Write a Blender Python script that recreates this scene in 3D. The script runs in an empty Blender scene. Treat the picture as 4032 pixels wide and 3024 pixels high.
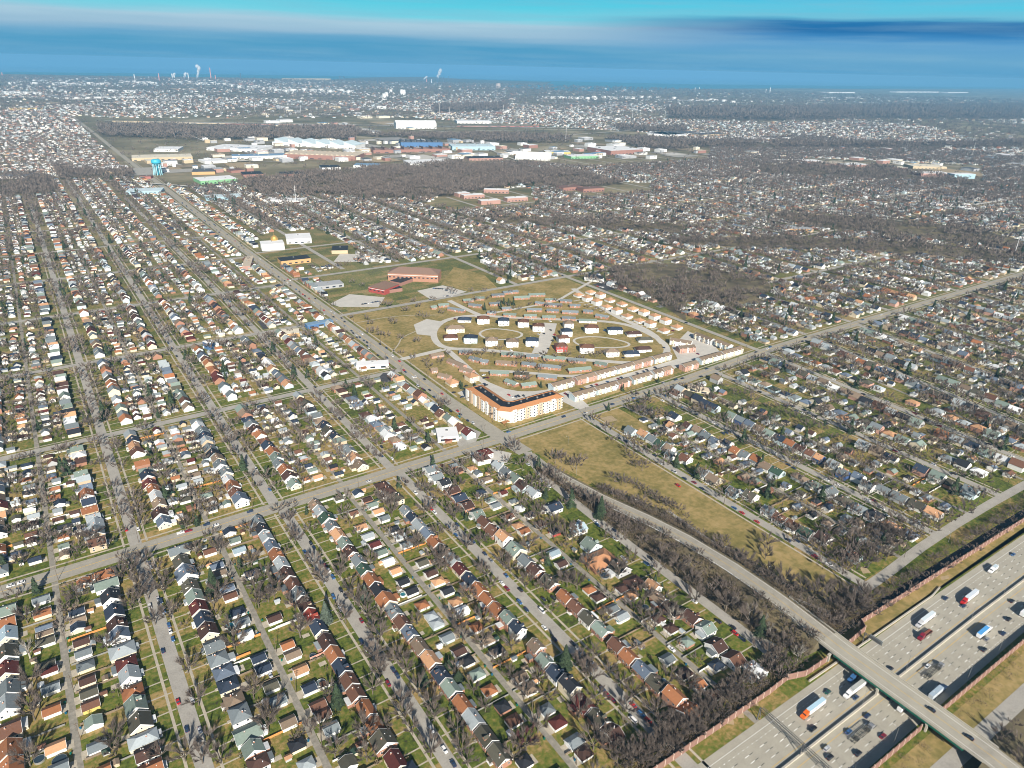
import bpy, math, random
import numpy as np
from math import radians, sin, cos, pi, hypot
random.seed(7); RNG=np.random.RandomState(7)
scene=bpy.context.scene; COL=scene.collection

# ------------------------------------------------------------------ camera
F0=2778.36; PITCH=radians(24.1876); ROLL=radians(1.3925); YAW=radians(145.319); CAMZ=300.0
_f=np.array([0,cos(PITCH),-sin(PITCH)]); _r=np.array([1.,0,0]); _u=np.cross(_r,_f)
_r2=cos(ROLL)*_r+sin(ROLL)*_u; _u2=-sin(ROLL)*_r+cos(ROLL)*_u
def _w(v): return np.array([-(cos(YAW)*v[0]-sin(YAW)*v[1]),-(sin(YAW)*v[0]+cos(YAW)*v[1]),v[2]])
CR,CU,CF=_w(_r2),_w(_u2),_w(_f)
cd=bpy.data.cameras.new('camera'); cam=bpy.data.objects.new('camera',cd); COL.objects.link(cam)
cd.sensor_width=36; cd.lens=36*F0/4032; cd.clip_start=1; cd.clip_end=90000
from mathutils import Matrix, Vector
cam.matrix_world=Matrix(((CR[0],CU[0],-CF[0],0),(CR[1],CU[1],-CF[1],0),(CR[2],CU[2],-CF[2],CAMZ),(0,0,0,1)))
scene.camera=cam
S=1400/2212; Q=700/1269
REG={'1':(0,0,S),'2':(1300,0,S),'3':(2632,0,S),'4':(0,1000,S),'5':(1300,1000,S),'6':(2632,1000,S),'7':(0,1974,S),'8':(1300,1974,S),'9':(2632,1974,S),
'T1':(0,2499,700/2212),'T2':(700,2499,700/2212),'T3':(1400,2499,700/2212),'T4':(2100,2499,Q),'T5':(0,1974,Q),'T6':(700,1974,Q),'T7':(1400,1974,Q),'T8':(2100,1974,Q),
'C1':(1700,1150,Q),'C2':(2200,1150,Q),'TD':(3099,2324,933/2212),'F':(0,0,4032/2212),'S':(0,0,1)}
def at(r,x,y,z=0.0):
    """where a sight line through a survey mark meets the level z"""
    a,b,k=REG[r]; X=(a+x*k-2016)/F0; Y=(1512-(b+y*k))/F0
    d=CF+X*CR+Y*CU
    t=(CAMZ-z)/-d[2]
    return (float(d[0]*t),float(d[1]*t))
def proj(x,y,z=0.0):
    v=np.array([x,y,z-CAMZ]); dz=v@CF
    if dz<=1: return None
    return (2016+F0*(v@CR)/dz,1512-F0*(v@CU)/dz,dz)
def seen(x,y,z=0.0,m=60):
    p=proj(x,y,z)
    return p is not None and -m<p[0]<4032+m and -m<p[1]<3024+m

# ------------------------------------------------------------------ light and air
SUN_AZ=radians(200.5); SUN_EL=radians(29.5)
def clampn(x): return x
w=bpy.data.worlds.new('World'); scene.world=w; w.use_nodes=True
nt=w.node_tree; nt.nodes.clear()
def nn(t,ty,**k):
    n=t.nodes.new(ty)
    for a,b in k.items(): setattr(n,a,b)
    return n
def ramp(t,stops,interp='LINEAR'):
    n=t.nodes.new('ShaderNodeValToRGB'); cr=n.color_ramp; cr.interpolation=interp
    while len(cr.elements)>1: cr.elements.remove(cr.elements[-1])
    cr.elements[0].position=stops[0][0]; cr.elements[0].color=(*stops[0][1],1)
    for p,c in stops[1:]:
        e=cr.elements.new(p); e.color=(*c,1)
    return n
def lin(r,g,b):
    f=lambda c:(c/255/12.92 if c/255<=.04045 else ((c/255+.055)/1.055)**2.4)
    return (f(r),f(g),f(b))
def math_(t,op,a=None,b=None,**k):
    n=t.nodes.new('ShaderNodeMath'); n.operation=op
    for i,v in enumerate((a,b)):
        if v is None: continue
        if isinstance(v,(int,float)): n.inputs[i].default_value=v
        else: t.links.new(v,n.inputs[i])
    for kk,v in k.items(): setattr(n,kk,v)
    return n.outputs[0]
def mixc(t,fac,a,b,mode='MIX'):
    n=t.nodes.new('ShaderNodeMix'); n.data_type='RGBA'; n.blend_type=mode; n.clamp_factor=True
    for i,v in ((0,fac),(6,a),(7,b)):
        if isinstance(v,(int,float)): n.inputs[i].default_value=v
        elif isinstance(v,tuple): n.inputs[i].default_value=(*v[:3],1)
        else: t.links.new(v,n.inputs[i])
    return n.outputs[2]
sky=nn(nt,'ShaderNodeTexSky',sky_type='NISHITA',sun_disc=False,sun_elevation=SUN_EL,sun_rotation=SUN_AZ)
bg=nn(nt,'ShaderNodeBackground'); bg.inputs[1].default_value=.05; nt.links.new(sky.outputs[0],bg.inputs[0])
tc=nn(nt,'ShaderNodeTexCoord'); sep=nn(nt,'ShaderNodeSeparateXYZ'); nt.links.new(tc.outputs['Generated'],sep.inputs[0])
# low sky: elevation in degrees, with slow horizontal noise for the cloud banks
el=math_(nt,'MULTIPLY',math_(nt,'ARCSINE',sep.outputs[2]),57.2958)
az=math_(nt,'ARCTAN2',sep.outputs[0],sep.outputs[1])
cmb=nn(nt,'ShaderNodeCombineXYZ'); nt.links.new(math_(nt,'MULTIPLY',az,2.2),cmb.inputs[0]); nt.links.new(math_(nt,'MULTIPLY',el,.75),cmb.inputs[1])
no=nn(nt,'ShaderNodeTexNoise'); no.inputs['Scale'].default_value=1.3; no.inputs['Detail'].default_value=6; no.inputs['Roughness'].default_value=.5; nt.links.new(cmb.outputs[0],no.inputs[0])
el2=math_(nt,'ADD',el,math_(nt,'MULTIPLY',math_(nt,'SUBTRACT',no.outputs[0],.5),1.0))
t01=math_(nt,'DIVIDE',math_(nt,'ADD',el2,1.5),8.0)     # -1.5..6.5 degrees
def E_(e): return (e+1.5)/8
rA=ramp(nt,[(0,lin(84,156,200)),(E_(.3),lin(88,160,202)),(E_(1.2),lin(84,160,200)),(E_(1.6),lin(108,170,206)),(E_(2.0),lin(156,192,216)),(E_(2.7),lin(172,206,224)),(E_(3.2),lin(124,212,230)),(E_(4.0),lin(92,208,230)),(1,lin(70,180,220))],'LINEAR')
rB=ramp(nt,[(0,lin(84,156,200)),(E_(.2),lin(90,160,204)),(E_(1.0),lin(108,170,208)),(E_(1.9),lin(96,162,208)),(E_(2.35),lin(64,138,194)),(E_(2.75),lin(34,112,172)),(E_(3.15),lin(40,120,178)),(E_(3.45),lin(110,196,222)),(E_(4.1),lin(90,202,230)),(1,lin(60,170,220))],'LINEAR')
nt.links.new(t01,rA.inputs[0]); nt.links.new(t01,rB.inputs[0])
# azimuth mix: view centre is at atan2(.569,.822)=34.7 deg; the dark bank starts right of it
fa=nn(nt,'ShaderNodeMapRange',interpolation_type='SMOOTHSTEP'); nt.links.new(az,fa.inputs[0]); fa.inputs[1].default_value=radians(34); fa.inputs[2].default_value=radians(56)
lowc=mixc(nt,fa.outputs[0],rA.outputs[0],rB.outputs[0])
n2=nn(nt,'ShaderNodeTexNoise'); n2.inputs['Scale'].default_value=3.0; n2.inputs['Detail'].default_value=8; nt.links.new(cmb.outputs[0],n2.inputs[0])
lowc=mixc(nt,math_(nt,'MULTIPLY',math_(nt,'SUBTRACT',n2.outputs[0],.42,use_clamp=True),1.1),lowc,lin(140,186,212))
bg2=nn(nt,'ShaderNodeBackground'); nt.links.new(lowc,bg2.inputs[0]); bg2.inputs[1].default_value=.64
mr=nn(nt,'ShaderNodeMapRange',interpolation_type='SMOOTHSTEP'); nt.links.new(el,mr.inputs[0]); mr.inputs[1].default_value=6; mr.inputs[2].default_value=14
ms=nn(nt,'ShaderNodeMixShader'); nt.links.new(mr.outputs[0],ms.inputs[0]); nt.links.new(bg2.outputs[0],ms.inputs[1]); nt.links.new(bg.outputs[0],ms.inputs[2])
wo=nn(nt,'ShaderNodeOutputWorld'); nt.links.new(ms.outputs[0],wo.inputs[0])
sl=bpy.data.lights.new('sun','SUN'); sl.energy=5.0; sl.angle=radians(.5); sl.color=(1,.93,.82)
so=bpy.data.objects.new('sun',sl); COL.objects.link(so)
sv=Vector((sin(SUN_AZ)*cos(SUN_EL),cos(SUN_AZ)*cos(SUN_EL),sin(SUN_EL)))
so.rotation_euler=sv.to_track_quat('Z','Y').to_euler(); so.location=(0,0,500)
scene.view_settings.view_transform='Standard'; scene.view_settings.look='None'
scene.view_settings.exposure=0.62; scene.view_settings.gamma=1
cy=scene.cycles; cy.max_bounces=4; cy.diffuse_bounces=2; cy.glossy_bounces=2; cy.transmission_bounces=2; cy.volume_bounces=0; cy.transparent_max_bounces=8
cy.use_denoising=True; cy.denoising_prefilter='ACCURATE'; cy.filter_width=1.0; cy.pixel_filter_type='BLACKMAN_HARRIS'
HAZE=6.4e-5

# ------------------------------------------------------------------ materials
MATS={}
def mat(name,col,rough=.85,var=.12,nscale=.8,metal=0,island=.25,spec=.3,detail=3):
    if name in MATS: return MATS[name]
    m=bpy.data.materials.new(name); m.use_nodes=True; t=m.node_tree; b=t.nodes['Principled BSDF']
    b.inputs['Roughness'].default_value=rough; b.inputs['Metallic'].default_value=metal; b.inputs['Specular IOR Level'].default_value=spec
    g=nn(t,'ShaderNodeNewGeometry'); n=nn(t,'ShaderNodeTexNoise'); n.inputs['Scale'].default_value=nscale; n.inputs['Detail'].default_value=detail
    t.links.new(g.outputs['Position'],n.inputs[0])
    oi=nn(t,'ShaderNodeObjectInfo')
    v=math_(t,'ADD',math_(t,'MULTIPLY',math_(t,'SUBTRACT',n.outputs[0],.5),var*4),1.0)
    if island:
        r1=math_(t,'MULTIPLY',math_(t,'SUBTRACT',math_(t,'FRACT',math_(t,'ADD',g.outputs['Random Per Island'],oi.outputs['Random'])),.5),island*2)
        v=math_(t,'ADD',v,r1)
    vm=nn(t,'ShaderNodeVectorMath',operation='SCALE'); vm.inputs[0].default_value=col; t.links.new(v,vm.inputs['Scale'])
    t.links.new(vm.outputs[0],b.inputs['Base Color'])
    MATS[name]=m; return m
ROOFS={'O':('orange-brown',lin(150,100,68)),'T':('tan',lin(184,142,108)),'U':('taupe',lin(128,112,96)),'B':('brown',lin(104,74,60)),'D':('dark brown',lin(74,54,48)),
'M':('maroon',lin(90,46,42)),'L':('pale grey',lin(152,160,164)),'G':('grey',lin(112,120,124)),'S':('slate blue',lin(98,110,126)),'N':('navy',lin(48,58,74)),'K':('black',lin(42,44,50)),
'E':('green',lin(56,78,66)),'Q':('grey-green',lin(120,134,126)),'V':('olive grey',lin(80,78,68)),'W':('white',lin(205,208,210)),'C':('pale blue',lin(150,168,178)),'R':('red',lin(128,56,46))}
def roofm(c): return mat('shingles '+ROOFS[c][0],ROOFS[c][1],.9,.10,.9,island=.22)
WALLS={'w':('white',(.74,.74,.72)),'c':('cream',(.68,.60,.46)),'b':('brick',(.36,.19,.13)),'t':('tan',(.52,.42,.30)),'y':('yellow',(.62,.50,.16)),'l':('pale blue',(.50,.60,.64)),'r':('red',(.35,.07,.06)),'g':('grey',(.42,.43,.44)),'n':('navy blue',(.05,.10,.25)),'p':('pink brick',(.50,.30,.24))}
def wallm(c): return mat('wall '+WALLS[c][0],WALLS[c][1],.75,.05,.5,island=.06)
WHITE=mat('white trim',(.8,.8,.8),.6,.02,island=0)
GLASS=mat('window glass',(.03,.04,.06),.15,.05,island=.3,spec=.6)
DOORM=mat('door paint',(.18,.10,.08),.6,.1)
CONC=mat('pale concrete',(.42,.39,.33),.9,.10,.25,island=.05)
BARK=mat('bark',(.15,.125,.10),.95,.15,.7,island=.2)
TWIG=mat('bare twigs',(.150,.122,.105),.95,.22,.05,island=.35)
TWIGL=mat('pale twigs',(.26,.235,.20),.95,.15,.05,island=.3)
TWIGM=mat('maroon twigs',(.11,.045,.05),.95,.15,.05,island=.3)
NEEDLE=mat('needles',(.035,.055,.028),.9,.25,.4,island=.5)
NEEDLEB=mat('blue needles',(.085,.11,.085),.9,.2,.4,island=.4)
BRUSH=mat('dry brush',(.17,.13,.085),.95,.3,.12,island=.45)
METAL=mat('galvanised steel',(.35,.35,.34),.5,.1,metal=.6)
WOODP=mat('pole wood',(.14,.11,.085),.9,.15)
TYRE=mat('tyre rubber',(.02,.02,.02),.8,.05,island=0)
# ground: lawns that differ from plot to plot
def ground_material():
    m=bpy.data.materials.new('lawns and bare soil'); m.use_nodes=True; t=m.node_tree; b=t.nodes['Principled BSDF']; b.inputs['Roughness'].default_value=1; b.inputs['Specular IOR Level'].default_value=.1
    g=nn(t,'ShaderNodeNewGeometry'); sp=nn(t,'ShaderNodeSeparateXYZ'); t.links.new(g.outputs['Position'],sp.inputs[0])
    cx=math_(t,'FLOOR',math_(t,'DIVIDE',math_(t,'ADD',sp.outputs[0],-13.5),48.2/2)); cyy=math_(t,'FLOOR',math_(t,'DIVIDE',math_(t,'ADD',sp.outputs[1],2.5),11.6))
    cc=nn(t,'ShaderNodeCombineXYZ'); t.links.new(cx,cc.inputs[0]); t.links.new(cyy,cc.inputs[1])
    wn=nn(t,'ShaderNodeTexWhiteNoise',noise_dimensions='2D'); t.links.new(cc.outputs[0],wn.inputs[0])
    a=nn(t,'ShaderNodeTexNoise'); a.inputs['Scale'].default_value=.03; a.inputs['Detail'].default_value=5; t.links.new(g.outputs['Position'],a.inputs[0])
    c=nn(t,'ShaderNodeTexNoise'); c.inputs['Scale'].default_value=.35; c.inputs['Detail'].default_value=5; c.inputs['Roughness'].default_value=.65; t.links.new(g.outputs['Position'],c.inputs[0])
    v=math_(t,'ADD',math_(t,'ADD',.05,math_(t,'MULTIPLY',wn.outputs[0],.34)),math_(t,'ADD',math_(t,'MULTIPLY',a.outputs[0],.5),math_(t,'MULTIPLY',math_(t,'SUBTRACT',c.outputs[0],.5),1.15)))
    r=ramp(t,[(.14,(.050,.048,.022)),(.28,(.070,.100,.018)),(.42,(.125,.150,.028)),(.54,(.19,.165,.048)),(.66,(.30,.22,.085)),(.80,(.36,.25,.11)),(.95,(.17,.12,.075))])
    t.links.new(v,r.inputs[0])
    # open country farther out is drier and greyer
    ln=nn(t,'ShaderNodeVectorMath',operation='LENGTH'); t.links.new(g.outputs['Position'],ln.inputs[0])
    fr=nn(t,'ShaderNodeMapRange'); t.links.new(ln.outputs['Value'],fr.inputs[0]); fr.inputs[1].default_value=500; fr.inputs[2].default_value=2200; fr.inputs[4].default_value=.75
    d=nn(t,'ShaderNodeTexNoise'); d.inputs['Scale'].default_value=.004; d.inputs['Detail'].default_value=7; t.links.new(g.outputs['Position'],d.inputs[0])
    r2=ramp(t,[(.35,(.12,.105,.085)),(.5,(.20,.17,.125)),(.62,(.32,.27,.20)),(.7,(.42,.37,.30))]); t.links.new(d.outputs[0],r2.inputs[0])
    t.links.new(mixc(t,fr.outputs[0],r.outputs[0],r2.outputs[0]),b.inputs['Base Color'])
    return m
def noisy(name,stops,scale,detail=6,rough=.9,scale2=None,spec=.2):
    if name in MATS: return MATS[name]
    m=bpy.data.materials.new(name); m.use_nodes=True; t=m.node_tree; b=t.nodes['Principled BSDF']; b.inputs['Roughness'].default_value=rough; b.inputs['Specular IOR Level'].default_value=spec
    g=nn(t,'ShaderNodeNewGeometry'); a=nn(t,'ShaderNodeTexNoise'); a.inputs['Scale'].default_value=scale; a.inputs['Detail'].default_value=detail; a.inputs['Roughness'].default_value=.62; t.links.new(g.outputs['Position'],a.inputs[0])
    v=a.outputs[0]
    if scale2:
        a2=nn(t,'ShaderNodeTexNoise'); a2.inputs['Scale'].default_value=scale2; a2.inputs['Detail'].default_value=3; t.links.new(g.outputs['Position'],a2.inputs[0])
        v=math_(t,'ADD',math_(t,'MULTIPLY',v,.6),math_(t,'MULTIPLY',a2.outputs[0],.4))
    r=ramp(t,stops); t.links.new(v,r.inputs[0]); t.links.new(r.outputs[0],b.inputs['Base Color'])
    MATS[name]=m; return m
M_GROUND=ground_material()
M_FIELD=noisy('winter field grass',[(.30,(.125,.118,.034)),(.45,(.22,.18,.062)),(.56,(.33,.245,.10)),(.70,(.42,.31,.15))],.035,7,scale2=.25)
M_GREEN=noisy('green turf',[(.3,(.055,.085,.018)),(.7,(.13,.15,.04))],.2)
M_STREET=noisy('worn street concrete',[(.25,(.24,.225,.20)),(.5,(.35,.33,.295)),(.75,(.44,.415,.365))],.12,6,scale2=1.2)
M_AVENUE=noisy('avenue asphalt',[(.3,(.27,.25,.21)),(.7,(.39,.365,.31))],.25,5,scale2=2.0)
M_HWY=noisy('motorway concrete',[(.25,(.30,.28,.235)),(.6,(.40,.375,.31)),(.8,(.44,.42,.36))],.15,5,scale2=1.5)
M_ALLEY=noisy('alley paving',[(.3,(.20,.185,.155)),(.7,(.33,.305,.26))],.4)
M_WALK=noisy('pavement concrete',[(.3,(.34,.30,.24)),(.7,(.50,.45,.36))],.5)
M_PARK=noisy('car park concrete',[(.3,(.44,.42,.38)),(.7,(.58,.55,.50))],.1,5,scale2=1)
M_DARKLOT=noisy('dark asphalt',[(.3,(.045,.045,.05)),(.7,(.09,.09,.095))],.3)
M_PAINTW=mat('white road paint',(.75,.75,.72),.7,.1,1.0,island=.2)
M_PAINTY=mat('yellow road paint',(.62,.40,.08),.7,.1,1.0,island=.1)
M_PAINTK=mat('black lane marks',(.06,.06,.06),.8,.05,island=.1)
M_WOODFLOOR=noisy('leaf litter',[(.3,(.07,.058,.042)),(.5,(.13,.11,.07)),(.68,(.22,.18,.10))],.03)
M_DIRT=noisy('pale dirt',[(.3,(.28,.22,.14)),(.7,(.44,.34,.21))],.3)

# ------------------------------------------------------------------ mesh helpers
def tag(o,label=None,cat=None,group=None,kind=None):
    if label: o['label']=label
    if cat: o['category']=cat
    if group: o['group']=group
    if kind: o['kind']=kind
    return o
class MB:
    def __init__(s): s.v=[]; s.f=[]; s.m=[]
    def add(s,vs,fs,m=0):
        o=len(s.v); s.v+=[tuple(map(float,v)) for v in vs]
        for f in fs: s.f.append(tuple(i+o for i in f)); s.m.append(m)
        return s
    def box(s,c,d,rot=0,m=0):
        x,y,z=d[0]/2,d[1]/2,d[2]/2; cr,sr=cos(rot),sin(rot); vs=[]
        for dz in(-z,z):
            for a,b in((-x,-y),(x,-y),(x,y),(-x,y)): vs.append((c[0]+a*cr-b*sr,c[1]+a*sr+b*cr,c[2]+dz))
        return s.add(vs,[(3,2,1,0),(4,5,6,7),(0,1,5,4),(1,2,6,5),(2,3,7,6),(3,0,4,7)],m)
    def poly(s,pts,z0,z1,m=0):
        n=len(pts); vs=[(p[0],p[1],z0) for p in pts]+[(p[0],p[1],z1) for p in pts]
        return s.add(vs,[tuple(range(n-1,-1,-1)),tuple(range(n,2*n))]+[(i,(i+1)%n,n+(i+1)%n,n+i) for i in range(n)],m)
    def tube(s,p,q,r0,r1,n=6,m=0,cap=True):
        p,q=Vector(p),Vector(q); d=(q-p)
        if d.length<1e-6: return s
        a=d.normalized().orthogonal().normalized(); b=d.normalized().cross(a); vs=[]
        for c,r in((p,r0),(q,r1)):
            for i in range(n):
                t=2*pi*i/n; vs.append(tuple(c+a*(r*cos(t))+b*(r*sin(t))))
        fs=[(i,(i+1)%n,n+(i+1)%n,n+i) for i in range(n)]
        if cap: fs+=[tuple(range(n-1,-1,-1)),tuple(range(n,2*n))]
        return s.add(vs,fs,m)
    def lathe(s,prof,c=(0,0,0),n=16,m=0):
        vs=[]; k=len(prof)
        for r,z in prof:
            for i in range(n): vs.append((c[0]+r*cos(2*pi*i/n),c[1]+r*sin(2*pi*i/n),c[2]+z))
        fs=[(j*n+i,j*n+(i+1)%n,(j+1)*n+(i+1)%n,(j+1)*n+i) for j in range(k-1) for i in range(n)]
        return s.add(vs,fs,m)
    def mesh(s,name,mats):
        me=bpy.data.meshes.new(name); me.from_pydata(s.v,[],s.f)
        for m in (mats if isinstance(mats,(list,tuple)) else [mats]): me.materials.append(m)
        if any(s.m): me.polygons.foreach_set('material_index',s.m)
        me.update(); return me
    def build(s,name,mats,parent=None,loc=None,rz=0):
        return put(name,s.mesh(name,mats),parent,loc,rz)
def put(name,me,parent=None,loc=None,rz=0):
    o=bpy.data.objects.new(name,me); COL.objects.link(o)
    if parent is not None: o.parent=parent
    if loc is not None: o.location=loc
    if rz: o.rotation_euler=(0,0,rz)
    return o
def thing(name,loc,rz,label,cat,group=None):
    o=bpy.data.objects.new(name,None); COL.objects.link(o); o.location=loc; o.rotation_euler=(0,0,rz); o.empty_display_size=1
    return tag(o,label,cat,group)
def copy_thing(src,loc,rz,label=None,group=None):
    r=src.copy(); COL.objects.link(r); r.location=loc; r.rotation_euler=(0,0,rz)
    if label: r['label']=label
    if group: r['group']=group
    for ch in list(src.children):
        c=ch.copy(); COL.objects.link(c); c.parent=r
        for g in ch.children:
            d=g.copy(); COL.objects.link(d); d.parent=c
    return r
def offs(pts,w):
    L=[];R=[]; n=len(pts)
    for i in range(n):
        a=pts[max(i-1,0)]; b=pts[min(i+1,n-1)]; dx,dy=b[0]-a[0],b[1]-a[1]; l=hypot(dx,dy) or 1
        nx,ny=-dy/l,dx/l; L.append((pts[i][0]+nx*w,pts[i][1]+ny*w)); R.append((pts[i][0]-nx*w,pts[i][1]-ny*w))
    return L,R
def densify(pts,step):
    o=[]
    for a,b in zip(pts,pts[1:]):
        n=max(1,int(hypot(b[0]-a[0],b[1]-a[1])/step))
        for i in range(n): o.append((a[0]+(b[0]-a[0])*i/n,a[1]+(b[1]-a[1])*i/n))
    o.append(pts[-1]); return o
def smooth(pts,it=2,closed=False):
    for _ in range(it):
        o=[] if closed else [pts[0]]
        n=len(pts)
        for i in range(n if closed else n-1):
            a,b=pts[i],pts[(i+1)%n]
            o+= [(a[0]*.75+b[0]*.25,a[1]*.75+b[1]*.25),(a[0]*.25+b[0]*.75,a[1]*.25+b[1]*.75)]
        if not closed: o.append(pts[-1])
        pts=o
    return pts
def strip(name,pts,width,z,m,kind='structure',mb=None):
    L,R=offs(pts,width/2); b=mb or MB()
    n=len(pts); vs=[(p[0],p[1],z) for p in L]+[(p[0],p[1],z) for p in R]
    b.add(vs,[(n+i,n+i+1,i+1,i) for i in range(n-1)])
    if mb is None: return tag(b.build(name,m),kind=kind)
def flat(name,pts,z,m):
    from mathutils.geometry import tessellate_polygon
    b=MB(); tr=tessellate_polygon([[Vector((p[0],p[1],0)) for p in pts]])
    vs=[(p[0],p[1],z) for p in pts]; fs=[]
    for t in tr:
        a,bb,c=[vs[i] for i in t]
        if (bb[0]-a[0])*(c[1]-a[1])-(bb[1]-a[1])*(c[0]-a[0])<0: t=t[::-1]
        fs.append(tuple(t))
    b.add(vs,fs); return tag(b.build(name,m),kind='structure')
def pts_(r,*a,z=0): return [at(r,a[i],a[i+1],z) for i in range(0,len(a),2)]
def inpoly(x,y,P):
    c=False; n=len(P); j=n-1
    for i in range(n):
        if (P[i][1]>y)!=(P[j][1]>y) and x<(P[j][0]-P[i][0])*(y-P[i][1])/(P[j][1]-P[i][1])+P[i][0]: c=not c
        j=i
    return c
# ------------------------------------------------------------------ the setting
far_edge=pts_('S',-900,272,0,283,700,290,1300,299,2016,315,2700,331,3300,338,4032,345,4900,352)
land=[(6000,-3500),(-5000,-3500),(-5500,2000),(-5000,9000)]+far_edge+[(30000,2000)]
flat('ground',land,0,M_GROUND)
shore=pts_('S',-900,285,0,291,300,297,600,301,900,305,1120,310,1300,314,1420,311,1560,309,1700,312,1900,315,2100,322,2165,326,2150,333,2010,336,1960,340,2080,349,2250,357,2500,357,2650,351,2900,349,3150,348,3350,350,3700,349.5,4032,349.5,4900,354)
M_LAKE=mat('lake water',(.02,.16,.20),.35,.05,.002,island=0)
far_l=[(x*.997,y*.997) for x,y in far_edge]
flat('lake',shore+far_l[::-1],1.0,M_LAKE)
# steelworks peninsula and breakwater stand beyond the inner bay
flat('peninsula',pts_('S',1300,312,1420,306,1560,303,1700,303,1850,313,2000,318,2165,323,2170,327,2030,329,1850,325,1600,322,1450,318),1.6,M_WOODFLOOR)
M_line=[(-900,452),(0,455),(300,457),(520,461),(700,473),(1400,476),(3500,480)]
def Yav(x):
    for a,b in zip(M_line,M_line[1:]):
        if a[0]<=x<=b[0]: return a[1]+(b[1]-a[1])*(x-a[0])/(b[0]-a[0])
    return 455
tag(strip('avenue',M_line,13.5,.10,M_AVENUE),kind='structure')
K_line=[(310,425),(307,462),(303.5,552),(303.5,629),(304,726),(301,1275),(304,1692),(307,2071),(308,2625),(317,3576),(325,4748),(332,6500),(335,9000)]
strip('main_road',K_line,15,.12,M_AVENUE)
def Kx(y):
    for a,b in zip(K_line,K_line[1:]):
        if a[1]<=y<=b[1]: return a[0]+(b[0]-a[0])*(y-a[1])/(b[1]-a[1])
    return 307
def slant(x,y):
    s=max(0,min(1,(x-620)/160.))*.16*max(0,1-max(0,y-1000)/1500.) if x>620 else 0
    return x+s*min(0,y-450)
SW_ST=[-275,-179,-83,14,110,204.5]
E_ST=[397.5,493,589,685,781,877,973,1069,1165,1261,1357,1453,1549,1645]
for x in SW_ST: strip('street',[(x,120),(x,Yav(x)-6)],7.6,.06,M_STREET)
strip('street',smooth([(296,160),(297.5,176),(297,300),(299,370),(303,402),(312,425)]),7.2,.06,M_STREET)
for x in E_ST:
    ys=[168,300,Yav(x)-6]; strip('street',[(slant(x,y),y) for y in ys],7.4,.06,M_STREET)
strip('street',smooth([(385,168),(398,166),(492,171),(600,169),(800,160),(1700,140)],1),7,.065,M_STREET)
W_ST=[x for x in range(-1814,200,96)]
NW=[14-96*i for i in range(0,22)]+[107,202]
for x in NW: strip('street',[(x,Yav(x)+6),(x,1900)],7.4,.06,M_STREET)
for x in range(-1234,300,192): strip('street',[(x,1900),(x,4200)],8,.3,M_STREET)
EWY=[642,832,1022,1210,1398,1587,1776]
for y in EWY: strip('cross_street',[(-2600,y),(Kx(y)-6,y)],8.5,.08,M_STREET)
NE_ST=[(685,466,848),(400,1060,2000),(496,1060,2000),(592,850,2000),(688,848,2000)]+[(x,482,2200) for x in range(784,3200,96)]
for x,y0,y1 in NE_ST: strip('street',[(slant(x,y),y) for y in np.linspace(y0,y1,6)],7.4,.06,M_STREET)
for y,x0,x1 in [(845,311,1500),(1040,311,2500),(660,700,1600),(1230,311,3000),(1420,700,3500),(1620,311,3500),(1850,900,4200)]:
    strip('cross_street',[(x0,y),((x0+x1)/2,y+4),(x1,y+8)],8.5,.08,M_STREET)
AL_SW=[-323,-227,-131,-34,61.5,158,252]
for x in AL_SW: strip('alley',[(x,128),(x,Yav(x)-7)],3.6,.045,M_ALLEY)
for x in [445,541,637,731,827,925]: strip('alley',[(slant(x,y),y) for y in (172,300,Yav(x)-7)],3.4,.045,M_ALLEY)
for x in [-130,-34,60,160,253]: strip('alley',[(x,Yav(x)+7),(x,1400)],3.4,.045,M_ALLEY)
# pavements along the streets
def walks(xs,y0f,y1f,o=7.0,w=1.4,f=lambda x,y:x):
    for x in xs:
        b=MB()
        for s in(-1,1):
            ys=[y0f(x),(y0f(x)+y1f(x))/2,y1f(x)]; strip('',[(f(x+s*o,y),y) for y in ys],w,.05,None,mb=b)
        tag(b.build('pavement',M_WALK),kind='structure')
walks(SW_ST,lambda x:128,lambda x:Yav(x)-8)
walks(E_ST[:10],lambda x:172,lambda x:Yav(x)-8,f=slant)
walks([-83,14,107,202],lambda x:Yav(x)+8,lambda x:1400)
for s in(-1,1):
    strip('pavement',[(x,y+s*10.5) for x,y in M_line if x<1500],1.5,.055,M_WALK)
    strip('pavement',[(x+s*12,y) for x,y in K_line if 462<y<2700],1.8,.055,M_WALK)
    for y in EWY[:4]: strip('pavement',[(-700,y+s*7.3),(290,y+s*7.3)],1.3,.055,M_WALK)
strip('avenue_centre_line',[(x,y) for x,y in M_line],.35,.115,M_PAINTY)
strip('road_centre_line',[(x,y) for x,y in K_line if y>470],.4,.135,M_PAINTY)

# project estate roads
def road(name,P,w=7.5,z=.07,m=None,it=2,closed=False): 
    P=smooth(P,it,closed)
    if closed: P=P+[P[0]]
    return strip(name,P,w,z,m or M_PARK)
road('estate_road',pts_('5',640,470,720,405,900,378,1100,395,1500,410,1820,425,2000,500,2100,570,2090,640,1900,682,1700,667,1400,645,1200,618,900,592,720,590,650,545),8,closed=True)
road('estate_road',pts_('5',1370,430,1340,530,1300,620),17,.075,it=0)
road('estate_road',pts_('5',720,590,790,650,880,730,930,780,1000,820,1100,858,1250,868,1420,845,1480,800,1700,745,1900,690,2080,640),7.5,.072)
road('estate_road',pts_('5',930,725,1100,730,1300,745,1500,765,1700,740),6.5,.068)
road('estate_road',pts_('5',440,655,560,628,700,595),8,.066)
road('estate_road',pts_('5',740,290,860,350,930,380),8,.066)
road('estate_road',pts_('5',1510,215,1640,300,1780,390,1900,440,2010,495,2070,560),8,.066,it=1)
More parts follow.
